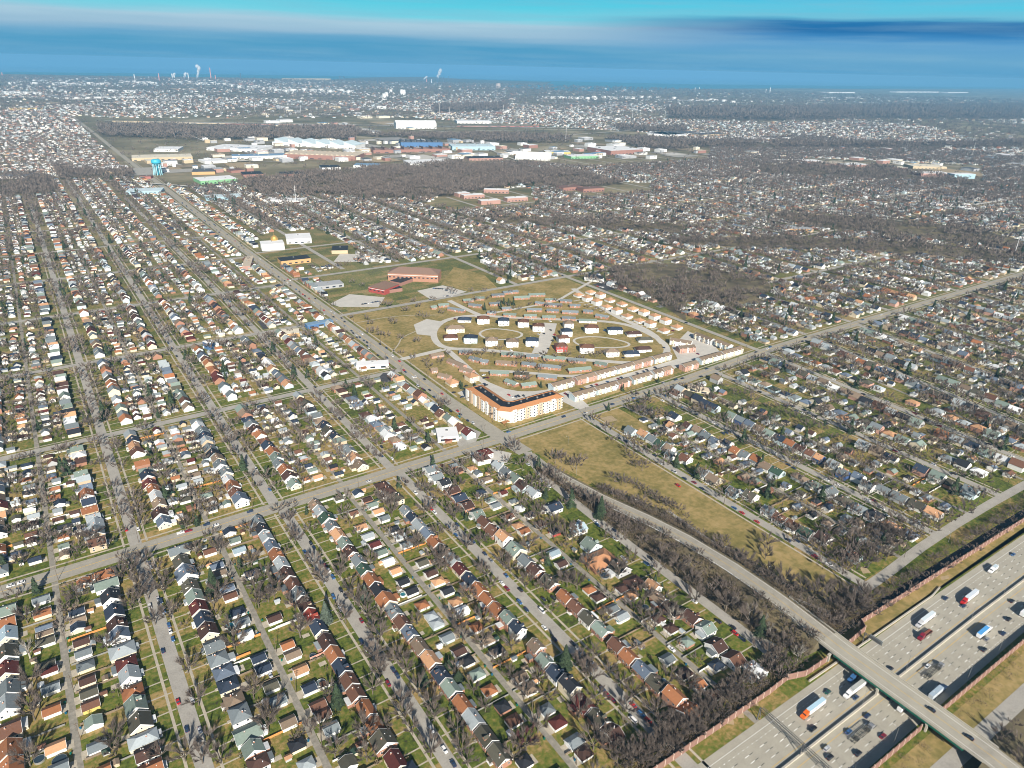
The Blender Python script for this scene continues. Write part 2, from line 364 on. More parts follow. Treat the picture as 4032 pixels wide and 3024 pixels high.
for k_ in range(19):
    xx,yy=at('C2',130+k_*37,60+k_*13.5); strip('front_path',[(xx-6,yy),(xx+6,yy)],2.2,.062,M_PARK)
road('estate_road',pts_('5',900,390,1100,350,1400,300,1500,240,1680,140),5,.064)
road('oval_path',pts_('5',920,500,960,470,1040,463,1190,485,1195,515,1100,535,980,530),3.2,.06,M_PARK,closed=True)
road('oval_path',pts_('5',1500,540,1560,515,1700,515,1860,550,1860,575,1760,585,1580,580),3.2,.06,M_PARK,closed=True)
road('garden_path',pts_('5',160,430,300,400,480,380,700,380),1.5,.055,M_WALK)
road('garden_path',pts_('5',360,640,430,560,440,520,560,470,600,420),1.5,.055,M_WALK)
flat('car_park',pts_('5',520,440,600,405,690,420,640,510,540,500),.09,M_PARK)
flat('car_park',pts_('C1',180,720,300,670,400,640,520,690,800,740,760,770,540,800,330,720,240,760),.09,M_PARK)
flat('car_park',pts_('5',1380,880,1420,905,1560,975,1620,955,1560,900,1480,850),.091,M_PARK)
flat('car_park',[(440,492),(440,506),(586,509),(640,500),(640,492),(590,491),(520,490)],.092,M_PARK)
flat('car_park',pts_('6',20,580,120,480,260,540,330,620,190,690,60,660),.093,M_PARK)
flat('car_park',pts_('5',0,310,60,330,300,330,340,270,120,250),.09,M_PARK)
flat('car_park',pts_('5',540,230,700,195,850,235,760,260,620,280),.09,M_PARK)
flat('car_park',pts_('5',20,50,330,50,300,0,60,0),.09,M_PARK)
flat('car_park',pts_('5',800,1200,770,1120,850,1070,940,1110,900,1180),.09,M_STREET)
flat('car_park',pts_('5',860,1240,980,1205,1130,1240,1100,1300,1000,1310),.09,M_PARK)
flat('car_park',pts_('5',1630,190,1790,150,1860,200,1720,230),.09,M_DARKLOT)
flat('car_park',pts_('5',290,780,330,740,430,750,470,775,340,800),.09,M_DARKLOT)
flat('car_park',pts_('4',1600,420,1690,395,1750,440,1640,470),.09,M_DARKLOT)
# grassland sheets
FIELD=[(313,449),(390,449),(392,330),(391,175),(384,160),(352,158),(347,220),(341,290),(330,340),(320,400)]
flat('park_grass',FIELD,.03,M_FIELD)
flat('field_grass',pts_('6',-300,0,-200,60,0,40),.03,M_FIELD)
flat('field_grass',pts_('5',690,190,770,80,960,130,1040,210,880,240,760,205),.035,M_FIELD)
flat('estate_grass',[(314,470),(680,484),(676,846),(314,838)],.02,M_FIELD)
flat('field_grass',pts_('5',1610,1010,1740,975,1900,1050,1760,1085),.035,M_FIELD)
flat('field_grass',[(401,449),(436,449),(436,400),(401,392)],.034,M_FIELD)
flat('roadside_grass',[(170,141),(340,141),(345,150),(1800,120),(1800,141),(170,141)][:5]+[],.02,M_FIELD)
flat('baseball_diamond',pts_('5',1680,1020,1750,1005,1790,1035,1720,1050),.06,M_DIRT)
flat('leaf_litter',[(299.8,165),(316,160),(318,340),(311,392),(303,380),(301,300)],.025,M_WOODFLOOR)
flat('leaf_litter',[(342,158),(388,158),(384,170),(362,176),(354,230),(347,300),(332,350),(333,280)],.04,M_WOODFLOOR)
flat('sandy_patch',pts_('9',1190,410,1225,405,1260,445,1210,450),.06,M_DIRT)
for a in [(330,1350,400,1340,410,1390,350,1385),(510,1250,560,1245,560,1275,520,1270),(425,1310,460,1300,475,1345,435,1350),(1850,215,1910,210,1890,235,1830,240),(2090,150,2140,150,2150,190,2100,180),(1690,470,1740,460,1750,480,1700,490)]:
    flat('bare_soil',pts_('9',*a),.05,M_DIRT)
# motorway
HWX0,HWX1=120,1900
def hwy(y): return lambda x:y-(.012*(x-430) if x>430 else 0)
def hstrip(name,y,wd,z,m,x0=HWX0,x1=HWX1): return strip(name,[(x,hwy(y)(x)) for x in (x0,430,x1) if x0<=x<=x1],wd,z,m)
hstrip('motorway',115.5,46,.05,M_HWY)
for y in(134.6,118.0,111.2): hstrip('edge_line',y,.22,.06,M_PAINTW if y>130 else M_PAINTY)
def dashes(name,ys,step,ln,m,wd=.17,x0=HWX0,x1=1100,off=0):
    b=MB()
    for y in ys:
        x=x0+off
        while x<x1:
            yy=hwy(y)(x); b.add([(x,yy-wd,.07),(x+ln,yy-wd,.07),(x+ln,yy+wd,.07),(x,yy+wd,.07)],[(0,1,2,3)]); x+=step
    tag(b.build(name,m),kind='structure')
LN=[128.3,124.9,121.5,107.5,103.8,100.2]
dashes('lane_marks',LN,11,2.9,M_PAINTW); dashes('lane_marks',LN,11,2.4,M_PAINTK,.14,off=3.2)
dashes('dotted_line',[131.6,97.0],3.4,.9,M_PAINTW,.19)
flat('verge_south',[(120,89),(1900,66),(1900,52),(120,78)],.03,M_FIELD)
flat('rough_ground',[(120,79),(1900,60),(1900,20),(120,40)],.022,M_WOODFLOOR)
strip('frontage_road',[(200,74),(330,72),(700,66),(1500,52)],8,.06,M_STREET)
strip('bend_end',[(295,176),(300,171),(301,166)],9,.055,M_STREET)
road('footpath',pts_('9',0,60,180,190,400,340,500,410,620,515,800,615,1010,690),2.4,.07,M_STREET)
flat('scrubland',[(120,66),(340,66),(900,58),(900,-300),(-200,-300),(120,40)],.015,M_WOODFLOOR)
flat('ditch',[(341,151),(420,150.5),(600,147.5),(900,143),(900,147),(600,152),(420,155.5),(345,155)],.05,mat('dark water',(.012,.016,.018),.25,.05,island=0))

# overpass: embankment, deck, kerbs
OV=[(309.5,430),(308.5,400),(311,372),(316,335),(325,295),(330,262),(331.5,223),(330,184),(328,160),(326.4,141),(325.6,115),(325,88),(324,62),(322.5,30),(320,-10),(317,-60)]
def ovz(y): 
    if y>380: return .2
    if y>170: return .2+7.1*(min(1,(380-y)/190.))
    if y>60: return 7.3
    return max(.3,7.3-(60-y)*.06)
ovr=densify(OV,8)
ovp=[(at('S',*proj(x,y,0)[:2],z=0)) for x,y in ovr]
emb=MB()
def ovseg(mb,lo,hi,z,y0,y1,thick=.0,m=0):
    P=[p for p in ovr if y0<=p[1]<=y1]; L,_=offs(P,-hi); R,_2=offs(P,-lo)
    n=len(P); vs=[(p[0],p[1],ovz(P[i][1])+z) for i,p in enumerate(L)]+[(p[0],p[1],ovz(P[i][1])+z) for i,p in enumerate(R)]
    if thick:
        vs+=[(v[0],v[1],v[2]-thick) for v in vs]
        fs=[]
        for i in range(n-1):
            fs+=[(n+i,n+i+1,i+1,i)[::-1],(2*n+i,2*n+i+1,3*n+i+1,3*n+i)[::-1],(i,i+1,2*n+i+1,2*n+i),(n+i+1,n+i,3*n+i,3*n+i+1)]
        fs+=[(0,2*n,3*n,n),(n-1,2*n-1,4*n-1,3*n-1)]
    else: fs=[(n+i,n+i+1,i+1,i)[::-1] for i in range(n-1)]
    mb.add(vs,fs,m)
def embank(y0,y1):
    b=MB(); P=[p for p in ovr if y0<=p[1]<=y1]; n=len(P); L8,R8=offs(P,8); 
    rows=[]
    for sgn in(1,):
        Lo=[(P[i][0]+(L8[i][0]-P[i][0])*(1+ovz(P[i][1])*1.0/8),P[i][1]+(L8[i][1]-P[i][1])*(1+ovz(P[i][1])*1.0/8)) for i in range(n)]
        Ro=[(P[i][0]+(R8[i][0]-P[i][0])*(1+ovz(P[i][1])*1.0/8),P[i][1]+(R8[i][1]-P[i][1])*(1+ovz(P[i][1])*1.0/8)) for i in range(n)]
    vs=[(*p,-.1) for p in Lo]+[(*p,ovz(P[i][1])-.08) for i,p in enumerate(L8)]+[(*p,ovz(P[i][1])-.08) for i,p in enumerate(R8)]+[(*p,-.1) for p in Ro]
    fs=[(k*n+i,k*n+i+1,(k+1)*n+i+1,(k+1)*n+i) for k in range(3) for i in range(n-1)]
    fs+=[(0,n,2*n,3*n),(n-1,2*n-1,3*n-1,4*n-1)]
    b.add(vs,fs); return tag(b.build('embankment',M_WOODFLOOR),kind='structure')
embank(146,400); embank(-60,70)
b=MB(); ovseg(b,-6,6,.02,144,425); tag(b.build('approach_road',M_AVENUE),kind='structure')
b=MB(); ovseg(b,-7,7,.02,-60,72); tag(b.build('approach_road',M_AVENUE),kind='structure')
ov=thing('road_bridge',(0,0,0),0,'concrete road bridge with green girders crossing the wide motorway','bridge')
b=MB(); ovseg(b,-7.6,7.6,.03,66,152,.5); b.build('deck',M_HWY,ov)
b=MB()
for q in(-7.1,-2.4,2.4,7.1): ovseg(b,q-.2,q+.2,-.48,66,150,1.4)
b.build('girder',mat('green girder paint',(.01,.16,.10),.5,.1),ov)
for s in(-1,1):
    b=MB(); ovseg(b,s*7.35-.18,s*7.35+.18,.85,60,190,.85); b.build('parapet',CONC,ov)
for yy,l in((143,1),(114.6,1),(88.5,1)):
    b=MB()
    for q in(-6.2,0,6.2): b.box((325+q,yy,2.75),(1.0,1.0,5.5))
    b.box((325.1,yy,5.3),(15.4,1.2,.8)); b.build('pier',CONC,ov)
b=MB()
for q,wd in((-.25,.12),(.25,.12)): ovseg(b,q-wd/2,q+wd/2,.06,-60,420)
tag(b.build('bridge_centre_line',M_PAINTY),kind='structure')
b=MB()
for q in(-5.1,5.1): ovseg(b,q-.08,q+.08,.06,-60,400)
tag(b.build('bridge_edge_line',M_PAINTW),kind='structure')
fr=thing('guard_rail',(0,0,0),0,'long steel guard rail beside the raised approach road above the park','guard rail')
b=MB(); ovseg(b,6.2,6.32,.85,190,360,.35); b.build('rail',mat('rail steel',(.55,.55,.55),.5,.05),fr)
b=MB()
for p in ovr:
    if 190<p[1]<345 : b.box((p[0]+6.25,p[1],ovz(p[1])+.4),(.12,.12,.9))
b.build('post',METAL,fr)
# barriers
def wallobj(name,P,h,t,m,label,cat,group=None,parts=None,z0=0,capm=None):
    o=thing(name,(P[0][0],P[0][1],0),0,label,cat,group); bb=MB()
    for i,(p,q) in enumerate(zip(P,P[1:])):
        dx,dy=q[0]-p[0],q[1]-p[1]; l=hypot(dx,dy); bb.box(((p[0]+q[0])/2-P[0][0],(p[1]+q[1])/2-P[0][1],z0+h/2),(l,t,h),math.atan2(dy,dx))
    bb.build('panel',m,o)
    if parts:
        step,pm,ph,pt=parts; b2=MB(); D=densify(P,step)
        for p in D: b2.box((p[0]-P[0][0],p[1]-P[0][1],ph/2),(pt,pt,ph))
        b2.build('post',pm,o)
    return o
wallobj('median_barrier',[(120,114.6),(430,114.6),(1900,97)],1.3,.9,CONC,'pale concrete median barrier down the middle of the motorway','barrier')
wallobj('shoulder_barrier',[(297,139.9),(323.5,139.6)],1.1,.8,CONC,'short concrete shoulder barrier west of the road bridge','barrier')
wallobj('shoulder_barrier',[(336,139.6),(424,139.0),(436,140.5)],1.1,.8,CONC,'longer concrete shoulder barrier east of the road bridge beside embankment','barrier')
BW=noisy('pink block wall',[(.3,(.21,.12,.095)),(.7,(.30,.18,.145))],.6,4,scale2=.12)
PIL=mat('wall pilaster',(.48,.36,.30),.8,.05,island=0)
NW1=[(150,147),(200,146.6),(272,146.4),(288,147.2),(299,143.4),(317,143.2)]
wallobj('noise_wall',NW1,4.2,.4,BW,'long pink block noise wall north of motorway west of the bridge','noise wall',parts=(5.2,PIL,4.5,.55))
wallobj('noise_wall',[(334,143.4),(358,145),(361.5,149.6),(430,147.8),(700,141),(1100,134),(1800,124)],4.2,.4,BW,'long pink block noise wall north of motorway east of the bridge','noise wall',parts=(5.2,PIL,4.5,.55))
wallobj('noise_wall',[(150,91.5),(317,90)],4.3,.4,BW,'tall pink noise wall south of motorway left of the bridge','noise wall',parts=(5.2,PIL,4.6,.55))
wallobj('noise_wall',[(334,89.8),(430,88.4),(1000,79),(1800,66)],4.3,.4,BW,'tall pink noise wall south of motorway right of the bridge','noise wall',parts=(5.2,PIL,4.6,.55))
# ------------------------------------------------------------------ houses
HOUSES=[]; GARAGES=[]
ORD=['','first','second','third','fourth','fifth','sixth','seventh','eighth','ninth','tenth','eleventh','twelfth','thirteenth','fourteenth','fifteenth','sixteenth','seventeenth','eighteenth','nineteenth','twentieth']+['%d%s'%(n,'th' if n%100 in(11,12,13) else 'st' if n%10==1 else 'nd' if n%10==2 else 'rd' if n%10==3 else 'th') for n in range(21,4000)]
STN={-275:'far left street',-179:'second-leftmost street',-83:'leftmost street',14:'pale patched street',110:'brick cottage street',204:'street ending at wall',297:'street along the hedge',
 397:'park street',493:'first street past park',589:'second street past park',685:'third street past park',781:'fourth street past park',877:'fifth street past park',973:'sixth street past park',107:'brick cottage street',202:'street of orange roofs'}
def HR(x,y,rc,wc,typ='g',wx=7.6,dy=9.6,h=3.2,row='',col=0,gc=None,side='w'):
    HOUSES.append(dict(x=x,y=y,rc=rc,wc=wc,typ=typ,wx=wx,dy=dy,h=h,row=row,gc=gc or 'w',side=side))
def GR(x,y,rc,wc='w',typ='x',wx=6.6,dy=5.6,h=2.5,row='',side='w'):
    GARAGES.append(dict(x=x,y=y,rc=rc,wc=wc,typ=typ,wx=wx,dy=dy,h=h,row=row,gc=None,side=side))
DONE=[]   # (x, y0, y1) stretches surveyed house by house
def rowdata(x,data,isg,wx,typ,walls,street,side,h=3.2,z=4.5,gw=None,ymin=None):
    P=[]
    for reg,seq in data:
        it=seq.split()
        for k in range(0,len(it),3):
            px,py,c=float(it[k]),float(it[k+1]),it[k+2]
            X,Y=at(reg,px,py,z); P.append((Y,X,c))
    P.sort(key=lambda p:-p[0])
    out=[]
    for i,(Y,X,c) in enumerate(P):
        if out and out[-1][0]-Y<(5.0 if isg else 7): continue
        out.append((Y,X,c))
    for i,(Y,X,c) in enumerate(out):
        up=out[i-1][0]-Y if i else 12; dn=Y-out[i+1][0] if i<len(out)-1 else 12
        sp=min(up,dn,12.5)
        t=typ; w=random.choice(walls)
        for ch in c[1:]:
            if ch in 'hxgq': t=ch
            elif ch.islower() and ch in WALLS: w=ch
            elif ch=='2': pass
        hh=h+(2.6 if '2' in c else 0)
        X2=X*.25+x*.75 if abs(X-x)<6 else X
        if isg: GR(X2,Y,c[0],w,t,wx+random.uniform(-.6,.6),min(6.0,sp-1.0),2.5,street,side)
        else: HR(X2,Y,c[0],w,t,wx+random.uniform(-.3,.3)+(3 if '+' in c else 0),min(10,sp-1.4),hh,street,gc=gw,side=side)
    DONE.append((x,min(p[0] for p in out)-8,max(p[0] for p in out)+8,isg))
rowdata(-7,[('T5','730 510 Ox 740 580 Qx+ 795 670 K 820 780 N 840 870 D 860 940 S'),('T1','1500 170 Lh+c 1590 320 Mh 1640 470 L 1660 680 Oh 1690 860 Q 1770 1060 V 1770 1270 Lh+ 1870 1420 Dx 1900 1640 Ox')],0,9.6,'g','wwc',14,'west')
rowdata(-26,[('T5','600 575 Og 590 770 Nx 600 830 Ux 570 890 Ng'),('T1','1080 60 Dx 1110 190 Gx 1140 350 Ghc 1140 540 Dx 1150 700 Vx 1160 850 Bxy 1200 1070 Qg 1230 1370 Gx')],1,7.6,'x','wwc',14,'west',z=2.5)
rowdata(-42,[('T5','310 690 Gx 315 790 Ox 335 890 Sx 340 930 Ux'),('T1','600 60 Vx 530 380 Vx 660 420 Mx 670 640 Gx 640 930 Ox 690 1390 Tx 340 1550 Tg 760 1640 Gx')],1,8,'x','wwc',-83,'east',z=2.5)
rowdata(-60,[('T5','70 755 Qx 40 850 Ox 90 930 C'),('T1','150 50 C 110 210 V 110 420 M 160 640 G 90 860 L 130 1140 Bx 120 1420 O 170 1630 O')],0,10,'g','wwwc',-83,'east')
rowdata(35,[('T6','50 320 Gx+ 35 420 V 75 500 S+ 90 600 V 130 670 Q 145 750 M 190 830 N 225 910 Dc'),('T2','480 100 Gx 500 270 Gh 580 430 Sh 620 590 Nh 710 790 Uhb 770 1000 Gh2 900 1180 Qx+ 930 1400 Q 1000 1560 Dh')],0,9.2,'g','wwwcb',14,'east')
rowdata(53,[('T6','235 350 Bx 300 450 Sx 320 500 Ux 370 615 Sx 390 665 Bx 445 775 Nh 465 855 Gx'),('T2','800 10 Wx 1040 270 Nx 1100 400 Nx 1190 620 Vx 1290 800 Gx 1430 1055 Ux 1500 1350 Khc 1630 1590 Lh')],1,7.4,'x','www',14,'east',z=2.5)
rowdata(70,[('T6','360 215 Ng 415 270 Qx 435 345 Cx 530 510 Nx 690 830 Dx'),('T2','1350 130 Ox 1430 240 Ux 1530 430 Tx 1620 660 Nx 1720 880 Bx 1800 980 Bx 1920 1150 Gx 2100 1600 Vg')],1,7.2,'x','www',110,'west',z=2.5)
rowdata(88.8,[('T6','585 130 G 610 185 K 635 245 L 675 310 S 700 375 O 740 440 L 765 515 D 815 590 B 860 655 G 905 735 D 955 815 R 1000 895 N'),('T2','1850 80 D 1950 235 O 2030 400 N 2120 570 B 2175 740 B'),('T3','120 920 O 220 1130 O 300 1330 V+ 470 1570 M')],0,7.4,'g','bbbc',110,'west',h=3.6)
rowdata(131,[('T6','970 20 U 1010 65 L 1070 115 E+ 1110 165 G 1150 230 T 1200 290 Q 1240 345 D'),('T7','45 410 G 62 480 E 120 550 O 160 625 K 215 700 O+ 265 780 G 325 860 B 380 935 S'),('T3','690 30 S 800 130 U 950 290 T 1060 490 N 1190 650 Q 1330 850 O 1460 1040 L 1620 1250 V 1780 1480 V')],0,7.4,'g','bbbc',110,'east',h=3.6)
rowdata(148,[('T7','50 175 Tx 95 240 Lx 145 300 Mx 195 355 Qx 240 420 Wx 290 490 Tx 325 575 Kx 400 635 Kx 475 735 Oh 540 815 Lh 580 865 Lhl'),('T3','1110 40 Gxl 1290 200 Dx 1400 310 Kh 1510 480 Qh 1650 690 Oh 1830 890 Khb 1960 1060 Bh 2100 1570 Kh')],1,7,'h','www',110,'east',z=2.5)
rowdata(167,[('T7','105 25 Qx 150 70 Tx 190 120 Gx 265 200 Kx 310 250 Lx 345 310 Gx 465 440 Vx 520 515 Dx 580 570 Th 655 635 Kx 695 720 Th 730 790 Wx 840 905 Oh'),('T3','1590 80 Uh 1730 200 Kh 1990 550 Ux 2120 690 Uh'),('T4','60 550 Gh 140 640 Mh 255 780 Gx 320 865 Dh')],1,7,'h','www',204,'west',z=2.5)
rowdata(184,[('T7','345 65 G 400 110 N 440 170 L 505 225 S 545 290 O 620 350 V 690 410 L 745 480 M 810 555 N 870 625 Ob 920 700 Ob 1000 775 O 1070 855 Q2 1140 925 N2'),('T4','20 100 U2 60 190 Q 145 280 N 240 380 K2 330 500 M 450 600 V 560 700 Dx')],0,7.4,'g','bbwc',204,'west',h=3.7)
rowdata(225,[('T7','770 25 Dx 865 80 Qx 910 145 B 960 210 B 1050 265 T2 1150 335 Q+ 1200 425 G 1260 490 D'),('T8','30 490 D 110 570 V 130 610 T 225 675 O 310 745 B 390 830 V 490 905 Q'),('T4','590 70 B 670 155 O 770 250 S 860 355 V 990 460 O2')],0,7.8,'g','bbwc',204,'east',h=3.6)
rowdata(243,[('T7','1000 25 Gx 1100 100 Bx 1165 165 Th 1195 210 Ox'),('T8','200 440 Dx 400 625 Oh 465 675 Dh 560 765 Gx 645 810 Lx'),('T4','1080 270 Dh 1180 350 Ox 940 180 Gx')],1,7,'h','www',204,'east',z=2.5)
rowdata(262,[('T8','130 220 Khr 145 365 Cx 615 625 Dh 680 675 Th 870 845 Dh 970 910 Dh'),('T4','1075 60 Qhb'),('9','305 1010 Nh')],1,7,'h','www',297,'west',z=2.5)
DONE.append((279,262,292,0)); DONE.append((262,262,292,1))
rowdata(279,[('T8','110 40 Nx+ 295 185 Cx 415 300 Q+l 620 465 V+ 720 560 Dh+b 820 610 T 900 680 U 1000 765 D 1100 835 D 1210 905 Qx'),('9','300 885 Dx 410 970 Bx')],0,8.2,'g','bwwg',297,'west',h=3.4)
# row by the park street and the other eastern streets, surveyed
rowdata(417,[('5','1875 1090 G 1940 1115 T 1990 1150 G 2040 1180 E 2100 1205 U 2150 1240 L 2190 1270 B'),('6','20 1240 G 110 1275 D 215 1350 G 285 1390 U 410 1470 G 500 1500 V'),('9','630 50 G 700 95 B 780 140 B 860 185 E 950 225 D 1130 335 D')],0,9.2,'g','wwcl',397,'east',h=3.2)
rowdata(473,[('6','50 860 B 110 850 L 40 1000 N 20 1060 T 120 1060 D 190 1085 U 240 1120 G 290 1155 S 370 1170 N 420 1215 O 480 1240 G 550 1265 O 610 1310 U 680 1345 E')],0,9.2,'g','wwcl',493,'west',h=3.3)
rowdata(513,[('6','215 930 N 270 955 N 380 1010 Q 440 1035 G 500 1060 S 550 1095 U 620 1120 Q 690 1150 N 750 1180 Ol 810 1215 D 870 1245 B 930 1270 T 1010 1320 L+ 1090 1360 G 1170 1390 S 1240 1435 G')],0,8.6,'g','wwcln',493,'east',h=4.4)
rowdata(568,[('6','470 760 Q 540 780 Q 605 800 U 660 830 E 730 860 N 790 880 G 860 910 S 940 950 Vh 1010 985 L 1090 1010 Th 1160 1040 L 1250 1075 Q 1120 1090 K')],0,9.6,'h','wwcl',589,'west',h=3.2)
rowdata(610,[('6','1000 600 V 1060 590 G 1150 640 T 1210 650 G 1300 680 U 1360 710 S')],0,9.6,'h','wwcl',589,'east',h=3.2)
# generic plots, colours drawn from the mix seen in each district
RC='GGGLLUUDDBBOOTNNKSQQVWM'; RCE='GGGLLLUUVVNNKKSSDQQTOBW'; RCF='LLLLWWWWGGUUTTODBK'
WOODS=[pts_('F',510,395,640,375,870,362,1000,350,1130,356,1250,372,1350,398,1230,408,1100,400,980,425,850,428,720,424,600,420,540,415),
 pts_('5',1720,90,1960,60,2212,60,2212,420,2100,340,1900,240,1790,190),
 pts_('6',0,120,300,100,600,150,640,210,560,300,330,330,120,290,0,230),
 pts_('1',0,1090,200,1090,330,1120,340,1200,0,1240),
 pts_('1',330,1030,830,1060,830,1105,380,1120),
 pts_('1',620,790,1000,780,1300,800,2212,800,2212,870,1200,870,620,850),
 pts_('2',0,790,300,845,1150,840,1500,860,1480,890,1100,890,700,870,0,840),
 pts_('2',900,1340,1400,1350,2212,1400,2212,1450,1300,1400,900,1370),
 pts_('2',180,1050,700,1030,1300,1050,1480,1090,1300,1140,900,1190,180,1190),
 pts_('3',560,1020,1300,1040,1700,1100,2150,1200,1500,1120,1000,1100,560,1080),
 pts_('3',0,880,1700,900,2212,880,2212,920,1000,925,0,920),
 pts_('3',600,1320,1200,1350,1900,1420,2212,1500,2212,1560,1500,1480,800,1400),
 pts_('3',0,1480,700,1470,1500,1500,2212,1580,2212,1640,1200,1560,0,1520),
 pts_('3',0,690,2212,660,2212,740,1200,740,600,750,0,735),
 pts_('2',1760,790,2212,800,2212,830,1800,815),
 pts_('2',650,665,1100,660,1100,690,650,700),
 pts_('2',1700,860,2212,870,2212,940,1960,930)]
EXC=[[(311,466),(697,480),(697,850),(311,850)],[(307,150),(392,150),(392,470),(307,470)],
 pts_('5',0,400,-40,200,0,110,350,50,560,60,780,20,900,0,1060,190,860,310),
 pts_('1',1560,1580,1640,1450,1950,1430,2130,1500,2212,1560,2212,1660,1750,1660),
 pts_('F',270,365,150,250,240,255,900,255,1450,290,1540,315,1530,345,1260,362,1130,350,850,360,540,392,430,405,330,398),
 pts_('2',780,1170,1260,1170,1270,1290,900,1300,560,1290),
 pts_('2',1420,1120,2000,1140,1990,1190,1700,1220,1440,1210),
 pts_('3',840,980,1960,1030,1960,1150,1500,1120,840,1040),
 pts_('6',1330,830,1500,830,1500,910,1340,900),[(436,392),(436,452),(401,452),(401,392)]]+WOODS
def blocked(x,y):
    if hypot(x,y)<140 or y<150+(.0 if x<170 else 6): return True
    if abs(x-Kx(y))<15 and y>450: return True
    if abs(y-Yav(x))<15: return True
    if x<300:
        for e in EWY:
            if abs(y-e)<12: return True
    else:
        for e in (845,1040,660,1230,1420,1620,1850):
            if abs(y-e)<12 and (x>700 or e in(845,1040)): return True
    for P in EXC:
        if inpoly(x,y,P): return True
    return False
def done(x,y,g):
    for a,y0,y1,isg in DONE:
        if isg==g and abs(a-x)<10 and y0<y<y1: return True
    return False
def generic(streets,y0,y1,fx,rc,east,hskip=.07,gp=.75,north=False):
    for sx in streets:
        for side,s in(('west',-1),('east',1)):
            y=y0(sx)+9+random.uniform(0,4)
            style=random.choice('gggxh' if not east else 'gghx'); 
            k=0; cur=rc[random.randrange(len(rc))]
            while y<y1(sx):
                if k%random.randint(6,14)==0 and random.random()<.4: style=random.choice('ggxh' if not east else 'gghx')
                k+=1; X=fx(sx,y)+s*(20.5+random.uniform(-1,1))
                pitch=11.6 if not east else 12.8
                c=random.choice(rc)
                d=hypot(X,y)
                if not blocked(X,y) and seen(X,y) and random.random()>hskip and not done(X,y,0):
                    wc=random.choice('wwwwcbgltp' if east else 'wwwwccbblt'); wx=random.uniform(7.6,10.5)
                    HR(X,y,c,wc,style if random.random()<.75 else random.choice('gxh'),wx,pitch-random.uniform(1.4,3),random.choice((3,3,3.4,4.6)),sx,side=side)
                XG=fx(sx,y)+s*(39.5+random.uniform(-1.5,1.5)); yg=y+random.uniform(-2,2)
                if random.random()<gp and not blocked(XG,yg) and seen(XG,yg) and not done(XG,yg,1):
                    GR(XG,yg,random.choice(rc),random.choice('wwwwcgb'),random.choice('xxhg'),random.uniform(5.5,7.5),random.uniform(5,6.2),2.5,sx,side=side)
                if north and random.random()<.4 and not blocked(XG,yg+4):
                    XE=fx(sx,y)+s*(30+random.uniform(-1,1)); GR(XE,y+3,random.choice(rc),random.choice('wwwcgt'),random.choice('xg'),random.uniform(4.5,6),random.uniform(4,5.5),2.4,sx,side=side)
                y+=pitch+random.uniform(-.2,.2)
generic([-371]+SW_ST+[297],lambda x:150,lambda x:Yav(x)-16,lambda x,y:x,RC,False,.08)
generic([x for x in E_ST],lambda x:172,lambda x:Yav(x)-16,slant,RCE,True,.05)
generic(NW,lambda x:Yav(x)+8,lambda x:2300,lambda x,y:x,RC+'WL',False,.04,.9,True)
KROW=[303]
generic(KROW,lambda x:Yav(x)+8,lambda x:2300,lambda x,y:x,RC+'WL',False,.08,.9,True)
generic([308+96*i for i in range(1,34)],lambda x:Yav(x)+8,lambda x:2400,slant,RCE+'WWL',True,.04,.95,True)
